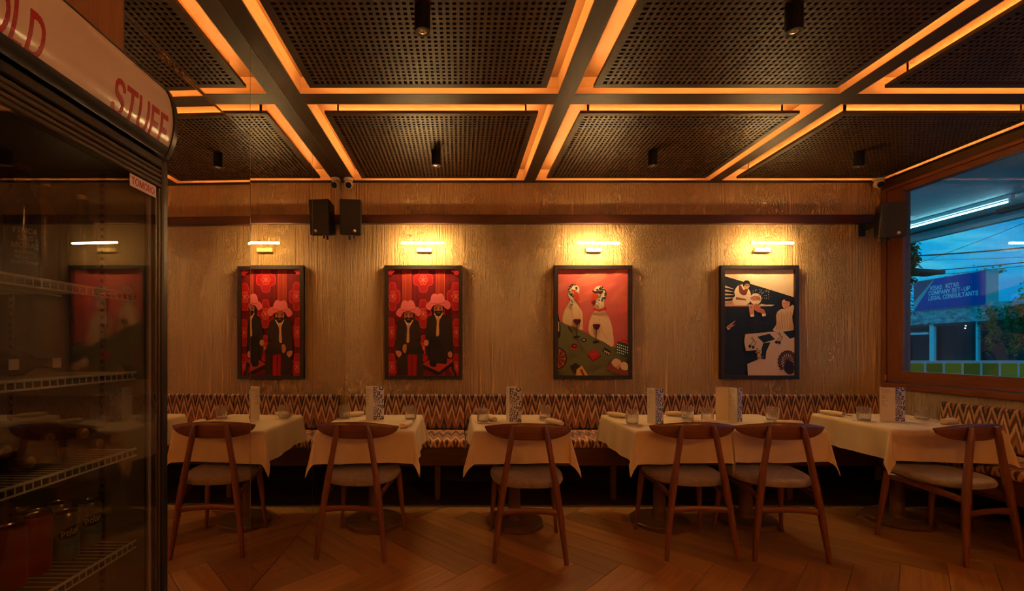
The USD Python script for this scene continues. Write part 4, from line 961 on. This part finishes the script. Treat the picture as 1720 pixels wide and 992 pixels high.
a.add(ell(262, 352, 20, 26), (206, 156, 120)); a.add(closed([(240, 350), (246, 328), (268, 322), (284, 334), (282, 352), (272, 344), (256, 346), (244, 362)]), (22, 18, 24)); a.add(line([(256, 352), (276, 354)], 5), (30, 22, 26))
a.add(ell(320, 440, 36, 36), (228, 204, 176)); a.add(closed([(288, 430), (316, 420), (344, 428), (350, 438), (330, 450), (296, 448)]), (188, 122, 96))
for k in range(5): a.add(line([(322, 434), (344 + k * 2, 418 + k * 9)], 4.5), (170, 100, 80))
for k in range(46): a.add(ell(rg.uniform(300, 404), rg.uniform(376, 440), 2, 2), (206, 196, 190))
a.add(closed([(300, 496), (318, 470), (340, 480), (352, 500), (372, 510), (380, 540), (354, 530), (326, 520)]), (186, 108, 84))
a.add(closed([(276, 478), (284, 476), (290, 504), (292, 482), (302, 478), (308, 540), (288, 548), (280, 530)]), (206, 132, 104)); a.add([(284, 540), (310, 536), (308, 552), (286, 554)], (228, 214, 200)); a.add([(356, 534), (382, 532), (380, 548), (360, 552)], (228, 214, 200))
for k in range(24): a.add(line([(300 + rg.uniform(-40, 90), 560 + rg.uniform(0, 60)), (310 + rg.uniform(-40, 90), 590 + rg.uniform(0, 60))], 2.2), (52, 42, 58))
a.add(closed([(138, 614), (160, 596), (192, 578), (170, 604), (190, 602), (162, 622), (154, 636)]), (206, 146, 116)); a.add([(138, 612), (152, 632), (144, 638), (134, 620)], (228, 214, 200))
a.add(closed([(470, 508), (510, 500), (548, 480), (556, 500), (546, 560), (548, 640), (430, 642), (446, 600), (446, 540)]), (214, 178, 140))
for k in range(11): a.add(line([(452 + k * 9, 520 + (k % 3) * 8), (448 + k * 10, 580), (444 + k * 10, 636)], 2.4), (156, 104, 84))
a.add(closed([(480, 470), (490, 446), (520, 448), (532, 470), (520, 496), (492, 498)]), (206, 140, 116)); a.add(closed([(500, 450), (510, 434), (534, 436), (538, 456), (524, 458)]), (36, 30, 46)); a.add(line([(488, 468), (528, 464)], 3), (130, 70, 64)); a.add(closed([(524, 500), (548, 478), (556, 500), (530, 520)]), (214, 178, 140))
a.add([(252, 664), (565, 634), (565, 930), (268, 930), (264, 852), (330, 824), (322, 764), (256, 770), (244, 710)], (206, 178, 156))
a.add([(326, 680), (404, 660), (438, 696), (366, 718)], navy); a.add([(488, 648), (565, 636), (565, 682), (530, 692)], navy); a.add([(364, 720), (410, 714), (384, 770), (378, 822), (350, 820), (352, 760)], navy)
for x, y in ((302, 690), (470, 660)): a.add(line([(x - 18, y - 4), (x + 12, y + 20)], 3), (60, 50, 56)); a.add(line([(x - 8, y - 10), (x + 10, y + 24)], 3), (60, 50, 56))
for x, y in ((280, 740), (300, 746), (446, 714), (464, 716)): a.add(ell(x, y, 9, 10), (34, 30, 40)); a.add(line([(x, y), (x + 22, y - 34)], 3), (34, 30, 40))
for k in range(26): a.add(ell(340 + rg.uniform(-22, 20), 786 + rg.uniform(-30, 32), 6, 4, rg.uniform(0, 180)), (184, 158, 96) if k % 2 else (70, 66, 50))
a.add(closed([(500, 850), (540, 838), (556, 870), (548, 910), (520, 916), (494, 890)]), (44, 30, 40))
for k in range(13):
    an = 2.4 + k * .33; x, y = 514 + 50 * math.cos(an), 838 + 62 * math.sin(an); a.add(line([(514, 850), (x, y)], 5), (44, 30, 40)); a.add(ell(x, y, 12, 11), (44, 30, 40)); a.add(ell(x, y, 7, 4, k * 40), (120, 92, 96))
for k in range(16): a.add(line([(124, 520 + k * 14), (200, 524 + k * 14), (250, 518 + k * 14)], 1.6), (34, 44, 62))
t, h = picture(2.815, 1.4835, 'framed navy and cream painting of figures round a table, rightmost by the window'); a.build(h)

# picture lamps
def lamp(label, x, tilt):
    t = thing('picture_lamp', label, 'lamp', (x, YB, 2.200), 0, 'picture lamps')
    q = lambda m: moved(m, ry=tilt)
    part('wall_plate', rbox(-.098 + .028, .050 + .028, -.036, -.001, -.058, -.014, .006), 'brass_paint', t)
    part('arm', cat(cyl((.004, -.030, -.02), (.004, -.155, .012), .006), cyl((.004, -.152, .010), (.004, -.162, .016), .008)), 'brass_paint', t)
    part('channel', q(cat(bx(-.192, .192, -.167, -.153, .0082, .0118, .001), bx(-.194, -.191, -.171, -.149, -.012, .0118, .001), bx(.191, .194, -.171, -.149, -.012, .0118, .001))), 'brass_paint', t)
    part('tube', q(cyl((-.191, -.160, -.0015), (.191, -.160, -.0015), .0095, 16)), 'picture_light', t)
    part('knob', lathe([(.007, 0), (.007, .008), (.004, .011)], 12).apply_translation((.004, -.160, .0118)), 'brass_paint', t)
for x, tl_, lab in ((-.330, -.6, 'slim gold bar lamp over the red painting with pink hats'), (1.262, 1.3, 'slim gold bar lamp over the pink goose painting'), (2.845, .9, 'slim gold bar lamp over the navy painting')): lamp(lab, x, tl_)

# wall speakers and ceiling cameras in the two corners
def speaker(label, x, z, rz, rx):
    t = thing('wall_speaker', label, 'loudspeaker', (x, 0, 0), 0)
    y = 4.02
    s = trimesh.creation.icosphere(2, .016).vertices
    pts = [s + p for p in ((-.066, .060, -.125), (.066, .060, -.125), (-.066, .060, .115), (.066, .060, .115), (-.078, -.05, -.135), (.078, -.05, -.135), (-.078, -.06, .135), (.078, -.06, .135), (-.04, .10, -.09), (.04, .10, -.09), (-.04, .10, .08), (.04, .10, .08))]
    pl = lambda m: moved(moved(m, rx=rx), (0, y, z), rz=0) if False else moved(moved(to_tm(m), rx=rx, rz=rz), (0, y, z))
    part('cabinet', pl(manifold3d.Manifold.hull_points(np.vstack(pts))), 'black', t)
    g = rbox(-.088, .088, -.084, -.070, -.150, .150, .006)
    part('grille', pl(g), 'speaker_grille', t)
    ring = trimesh.creation.annulus(.0095, .0125, .0015); ring.apply_transform(trimesh.transformations.rotation_matrix(math.pi / 2, (1, 0, 0)))
    part('badge', pl(cat(moved(ring, (.035, -.0845, -.115)), moved(cyl((0, 0, 0), (0, -.001, 0), .006, 14), (.035, -.0838, -.115)))), 'steel', t, label='small round silver badge')
    part('bracket', cat(pl(bx(-.014, .014, .10, .15, -.10, .10, .003)), bx(-.012, .012, y + .12, YB - .002, z - .02, z + .02, .003), bx(-.03, .03, YB - .012, YB - .001, z - .07, z + .07, .003)), 'black', t)
    part('cable_gland', pl(cyl((-.02, .03, -.138), (-.02, .03, -.180), .009)), 'black', t); part('cable_gland', pl(cyl((.02, .05, -.128), (.02, .05, -.165), .007)), 'black', t)
speaker('black wall speaker beside the mirror at the left end of the rail', -.950, 2.385, 8, 6)
speaker('black wall speaker by the window frame at the right end of the rail', 3.80, 2.365, -22, 6)
def cctv(label, x, y, rz):
    t = thing('ceiling_camera', label, 'camera', (x, y, ZB), rz)
    part('base', lathe([(.040, -.026), (.044, -.020), (.044, -.001), (.040, 0)], 28), 'camera_white', t)
    ball = trimesh.creation.icosphere(3, .040); ball.apply_translation((0, 0, -.056)); part('ball', ball, 'camera_white', t)
    part('lens_ring', moved(lathe([(.026, 0), (.027, .006), (.021, .008)], 24), (0, -.030, -.070), rx=118), 'black', t)
cctv('small cream dome camera under the ceiling beam beside the mirror', -1.018, 4.19, 15)
cctv('small cream dome camera under the ceiling beam by the window', 3.845, 4.17, -20)

# ------------------------------------------------------------------ drinks fridge in its niche (front at x = -1.005, far side at y = 1.576)
FX, FY0, FY1 = -1.005, .900, 1.576
FL = np.array((-1.32, 1.238, 0.0))
fr = thing('display_fridge', 'tall black glass-door drinks fridge with a cream lettered header, at the left edge', 'fridge', FL, 0)
def fpart(name, m, mt, label=None, smooth=30, parent=None, kind=None): return part(name, moved(m, -FL), mt, parent if parent is not None else fr, label, smooth, kind)
IY0, IY1, IX0, IX1, IZ0, IZ1 = .945, 1.530, -1.600, -1.062, .300, 1.850
body = cat(bx(-1.64, FX - .045, FY0, IY0, .04, 1.895, .004), bx(-1.64, FX - .045, IY1, FY1, .04, 1.895, .004), bx(-1.64, IX0, IY0, IY1, .04, 1.895), bx(IX0, FX - .045, IY0, IY1, IZ1, 1.895), bx(IX0, FX - .045, IY0, IY1, .04, IZ0 - .004))
fpart('cabinet', body, 'black')
liner = cat(bx(IX0, IX1 + .008, IY1 - .004, IY1, IZ0, IZ1), bx(IX0, IX1 + .008, IY0, IY0 + .004, IZ0, IZ1), bx(IX0, IX0 + .004, IY0, IY1, IZ0, IZ1), bx(IX0, IX1, IY0, IY1, IZ1 - .004, IZ1), bx(IX0, IX1, IY0, IY1, IZ0 - .004, IZ0))
fpart('liner', liner, 'fridge_liner', smooth=False)
for x in (-1.195, -1.50):
    for yy in (IY1 - .0055, IY0 + .004):
        st = fpart('shelf_track', bx(x - .012, x + .012, yy, yy + .0015, IZ0 + .02, IZ1 - .02), 'fridge_track', smooth=False)
        yo = yy - .0006 if yy > 1.2 else yy + .0016
        sl = cat([bx(x - .005, x + .005, yo, yo + .0006, z, z + .011) for z in np.arange(IZ0 + .04, IZ1 - .05, .0245)])
        part('track_slots', moved(sl, -FL), 'void', st, smooth=False, kind='stuff')
fpart('kick_plate', bx(FX - .045, FX - .02, FY0 + .01, FY1 - .01, .02, .30, .004), 'black')
for y in (FY0 + .06, FY1 - .06):
    for x in (-1.56, -1.10): fpart('foot', lathe([(.022, 0), (.022, .02), (.014, .022), (.014, .045)], 16).apply_translation((x, y, .0006)), 'black')
# door: black outer frame, bronze inner profile, double pane
DZ0, DZ1 = .315, 1.885
dr = fpart('door', cat(bx(FX - .040, FX, FY1 - .030, FY1 - .001, DZ0, DZ1, .005), bx(FX - .040, FX, FY0 + .001, FY0 + .050, DZ0, DZ1, .005),
    bx(FX - .040, FX, FY0 + .05, FY1 - .030, DZ1 - .030, DZ1, .004), bx(FX - .040, FX, FY0 + .05, FY1 - .030, DZ0, DZ0 + .06, .004)), 'black')
prof = [bx(FX - .036, FX - .004 + .002 * (k % 2), FY0 + .05, FY1 - .030, DZ1 - .048 - k * .016, DZ1 - .034 - k * .016, .003) for k in range(4)]
part('top_profile', moved(cat(prof), -FL), 'bronze', dr)
part('side_profile', moved(cat(bx(FX - .036, FX - .006, FY1 - .040, FY1 - .031, DZ0 + .06, DZ1 - .096, .003), bx(FX - .036, FX - .010, FY1 - .052, FY1 - .041, DZ0 + .06, DZ1 - .096, .003)), -FL), 'bronze', dr)
part('seal', moved(bx(FX - .036, FX - .022, FY1 - .066, FY1 - .053, DZ0 + .06, DZ1 - .1, .003), -FL), 'seal_grey', dr)
for x in (FX - .009, FX - .026): part('pane', moved(bx(x - .0015, x + .0015, FY0 + .05, FY1 - .052, DZ0 + .06, DZ1 - .096), -FL), 'door_glass', dr, smooth=False)
tp = part('sticker', moved(bx(FX - .0072, FX - .0066, 1.400, 1.520, 1.748, 1.786), -FL), 'sticker_pink', dr, smooth=False, label='pale pink sticker with red lettering')
m = text('TOMORO', .021, .0004, width=.106, bold=True); m.apply_transform(np.array([[0, 0, 1, FX - .0066], [1, 0, 0, 1.407], [0, 1, 0, 1.757], [0, 0, 0, 1.0]]))
part('sticker_lettering', moved(m, -FL), 'sign_letter', tp, smooth=False)
# header with a gently bulging cream face
HZ0, HZ1 = 1.905, 2.140
def hx(z): u = (z - HZ0) / (HZ1 - HZ0); return FX - .012 + .052 * max(0.0, 1 - (2 * u - 1) ** 2) ** .8 * .62 + .004
zs = np.linspace(HZ0 + .028, HZ1 - .010, 15)
def header_slab(y0, y1, zz, off, back):
    o = [(hx(z) + off, z) for z in zz]; pts = o + [(back, zz[-1]), (back, zz[0])]
    m = extrude(Polygon(pts), y1 - y0); m.apply_transform(np.array([[1, 0, 0, 0], [0, 0, 1, y0], [0, 1, 0, 0], [0, 0, 0, 1.0]])); m.fix_normals(); return m
fpart('header_box', cat(bx(-1.60, FX - .020, FY0, FY1 + .004, HZ0 - .008, HZ1, .004)), 'black')
zall = np.linspace(HZ0 - .006, HZ1 - .001, 17)
fpart('header_cap', header_slab(FY1 - .014, FY1 + .006, zall, .006, FX - .03), 'black'); fpart('header_cap', header_slab(FY0 - .004, FY0 + .012, zall, .006, FX - .03), 'black')
fpart('header_trim', header_slab(FY0 + .012, FY1 - .014, np.linspace(HZ0 - .006, HZ0 + .028, 5), .004, FX - .03), 'black'); fpart('header_trim', header_slab(FY0 + .012, FY1 - .014, np.linspace(HZ1 - .010, HZ1 - .001, 3), .004, FX - .03), 'black')
hf = fpart('header_face', header_slab(FY0 + .012, FY1 - .014, zs, 0, FX - .03), 'header_cream', smooth=40, label='cream bulging sign face with red lettering')
def header_text(s, y0, y1):
    m = text(s, .100, .0012, width=y1 - y0, bold=True)
    m = m.subdivide_to_size(.02); v = m.vertices.copy(); z = v[:, 1] + 1.924
    m.vertices = np.c_[np.array([hx(t) for t in z]) - .0004 + v[:, 2], y0 + v[:, 0], z]; return m
part('lettering', moved(header_text('COLD', .905, 1.083), -FL), 'sign_letter', hf, smooth=False); part('lettering', moved(header_text('STUFF', 1.300, 1.536), -FL), 'sign_letter', hf, smooth=False)
# wire shelves
SHELF = [(1.425, 'top'), (1.167, 'second'), (.912, 'third'), (.606, 'lowest visible')]
for z, nm in SHELF:
    x1, x0, y0, y1 = -1.081, -1.590, IY0 + .010, IY1 - .008
    rl = cat(cyl((x1, y0, z), (x1, y1, z), .0042, 8), cyl((x1 + .002, y0, z - .022), (x1 + .002, y1, z - .022), .003, 8), cyl((x0, y0, z), (x0, y1, z), .003, 6), cyl((-1.33, y0, z - .004), (-1.33, y1, z - .004), .003, 6))
    sh = fpart('shelf', rl, 'shelf_white')
    ws = [cat(cyl((x0, y, z + .001), (x1, y, z + .001), .0016, 5), cyl((x1 + .002, y, z + .001), (x1 + .003, y, z - .024), .0018, 5)) for y in np.arange(y0 + .01, y1, .0235)]
    part('shelf_wires', moved(cat(ws), -FL), 'shelf_white', sh, kind='stuff')
# bottles: local axis along z
def bottle_parts(t, glass, foil, lie=None, label_text=None, sticker=False):
    T = (lambda m: moved(m, ry=90)) if lie else (lambda m: to_tm(m))
    part('bottle_body', T(lathe([(.030, .004), (.036, .0), (.0365, .008), (.0365, .185), (.034, .205), (.024, .228), (.0155, .243), (.0140, .255), (.0140, .288)], 32)), glass, t, smooth=40)
    part('capsule', T(lathe([(.0148, .247), (.0148, .286), (.0140, .2865)], 24)), 'bottle_dark', t, smooth=40)
    part('foil_cap', T(lathe([(.0149, .286), (.0149, .289), (.0156, .291), (.0156, .2985), (.0142, .3010), (.0110, .3026)], 24)), foil, t, smooth=40)
    if sticker: part('price_sticker', T(lathe([(.011, .3026), (.011, .3034)], 16)) if False else moved(bx(-.0135, .0135, -.0135, .0135, .3026, .3034, .0003), ry=90), 'sticker_pale', t, smooth=False)
    if label_text:
        ms = []
        for s_, z, h, wd in label_text:
            m = text(s_, h, .0003, width=wd, bold=True).subdivide_to_size(.006); v = m.vertices; ang = (v[:, 0] - wd / 2) / .0368 + label_ang; rr = .0368 + v[:, 2]
            m.vertices = np.c_[rr * np.cos(ang), rr * np.sin(ang), z + v[:, 1]]; ms.append(m)
        part('label_lettering', cat(ms), 'label_grey', t, smooth=False)
label_ang = -.62
LIE = [(1.182, .9520, 'gold_foil', 'nearest'), (1.290, .9520, 'gold_foil', 'second'), (1.410, .9520, 'gold_foil', 'third'), (1.484, .9520, 'silver_foil', 'farthest')]
where = {'nearest': 'lying on the third fridge shelf, lower layer, nearest the viewer', 'second': 'lying on the third fridge shelf, lower layer, second from the viewer', 'third': 'lying on the third fridge shelf, lower layer, third from the viewer', 'farthest': 'with silver cap lying at the far end of the third fridge shelf'}
def lying(label, y, z, foil, x=-1.412, rz=0, glass='bottle_dark', sticker=False):
    t = thing('wine_bottle', label, 'bottle', (x, y, z), rz, 'bottles lying in the fridge'); bottle_parts(t, glass, foil, lie=True, sticker=sticker); return t
lying('dark wine bottle lying on the third fridge shelf, cut off by the left edge', 1.050, .9520, 'gold_foil')
for y, z, f, k in LIE: lying('dark wine bottle ' + where[k], y, z, f)
for y, z, f, k in ((1.116, .9945, 'copper_foil', 'cut by the left edge'), (1.236, 1.0025, 'copper_foil', 'in the middle'), (1.350, .9955, 'gold_foil', 'farthest along')):
    lying('dark wine bottle in the upper layer, third fridge shelf, ' + k, y, z, f, x=-1.409)
lying('dark wine bottle with a price sticker on its cap, nearer one on the second shelf', 1.135, 1.2072, 'black', rz=0, sticker=True)
lying('dark wine bottle with a price sticker on its cap, farther one on the second shelf', 1.256, 1.2072, 'black', rz=0, sticker=True)
def standing(label, x, y, z, foil, glass, txt=None):
    t = thing('wine_bottle', label, 'bottle', (x, y, z), 0, 'bottles standing in the fridge'); bottle_parts(t, glass, foil, label_text=txt); return t
ZU = 1.4285
standing('dark wine bottle with pale block lettering standing on the top fridge shelf', -1.155, 1.205, ZU, 'black', 'bottle_dark',
         [('FINCA', .118, .0135, .050), ('LAS', .099, .0135, .030), ('MORAS', .080, .0135, .058), ('BARREL', .064, .009, .044), ('SELECT', .051, .009, .044), ('CHARDONNAY', .038, .009, .060)])
standing('dark wine bottle standing behind the lettered bottle on the top shelf', -1.26, 1.170, ZU, 'silver_foil', 'bottle_dark')
standing('amber wine bottle standing second from the far end of the top shelf', -1.20, 1.315, ZU, 'gold_foil', 'bottle_amber')
standing('dark green wine bottle standing at the far end of the top shelf', -1.19, 1.440, ZU, 'gold_foil', 'bottle_green')
# cans on the lowest visible shelf
def can(label, x, y, r, h, skin, txt=False, rz=0):
    t = thing('drink_can', label, 'can', (x, y, .6090), rz, 'cans in the fridge')
    part('can_body', lathe([(r * .80, .002), (r * .86, .0), (r, .010), (r, h - .016), (r * .86, h - .003)], 40), skin, t, smooth=40)
    part('lid', lathe([(r * .855, h - .004), (r * .88, h), (r * .84, h), (r * .80, h - .004)], 32), 'steel', t, smooth=40)
    part('pull_tab', bx(-.010, .012, -.007, .007, h - .0036, h - .0022, .0006), 'steel', t)
    def wrap(m, z, off):
        m = m.subdivide_to_size(.006); v = m.vertices; rr = r + off + v[:, 2]; m.vertices = np.c_[rr * np.cos(v[:, 0] / r), rr * np.sin(v[:, 0] / r), z + v[:, 1]]; return m
    if txt:
        part('oval_band', wrap(extrude(affinity.rotate(ell(0, 0, .034, .017), 14), .0003), h * .60, .0002), 'ink', t, smooth=False)
        m = moved(text('Polar', .018, .0003, width=.046, bold=True), (-.024, -.008, 0)); part('lettering', wrap(moved(m, rz=12), h * .60, .0006), 'label_white', t, smooth=False)
        part('lower_panel', wrap(extrude(closed([(-.03, -.03), (0, -.024), (.03, -.03), (.026, -.058), (0, -.074), (-.026, -.058)]), .0003), h * .60, .0002), 'can_blue', t, smooth=False)
for x, y, lab in ((-1.195, 1.215, 'tall red drink can nearest the viewer on the can shelf'), (-1.205, 1.300, 'tall red drink can second on the can shelf, beside the silver ones')): can(lab, x, y, .033, .165, 'can_red')
for x, y, lab in ((-1.195, 1.388, 'silver lettered drink can beside the red cans'), (-1.205, 1.487, 'silver lettered drink can farthest along the can shelf')): can(lab, x, y, .0315, .143, 'can_silver', True, rz=-30)
for x, y, lab in ((-1.285, 1.395, 'silver drink can in the second row behind the lettered can'), (-1.29, 1.470, 'silver drink can in the second row at the far end')): can(lab, x, y, .0315, .143, 'can_silver')
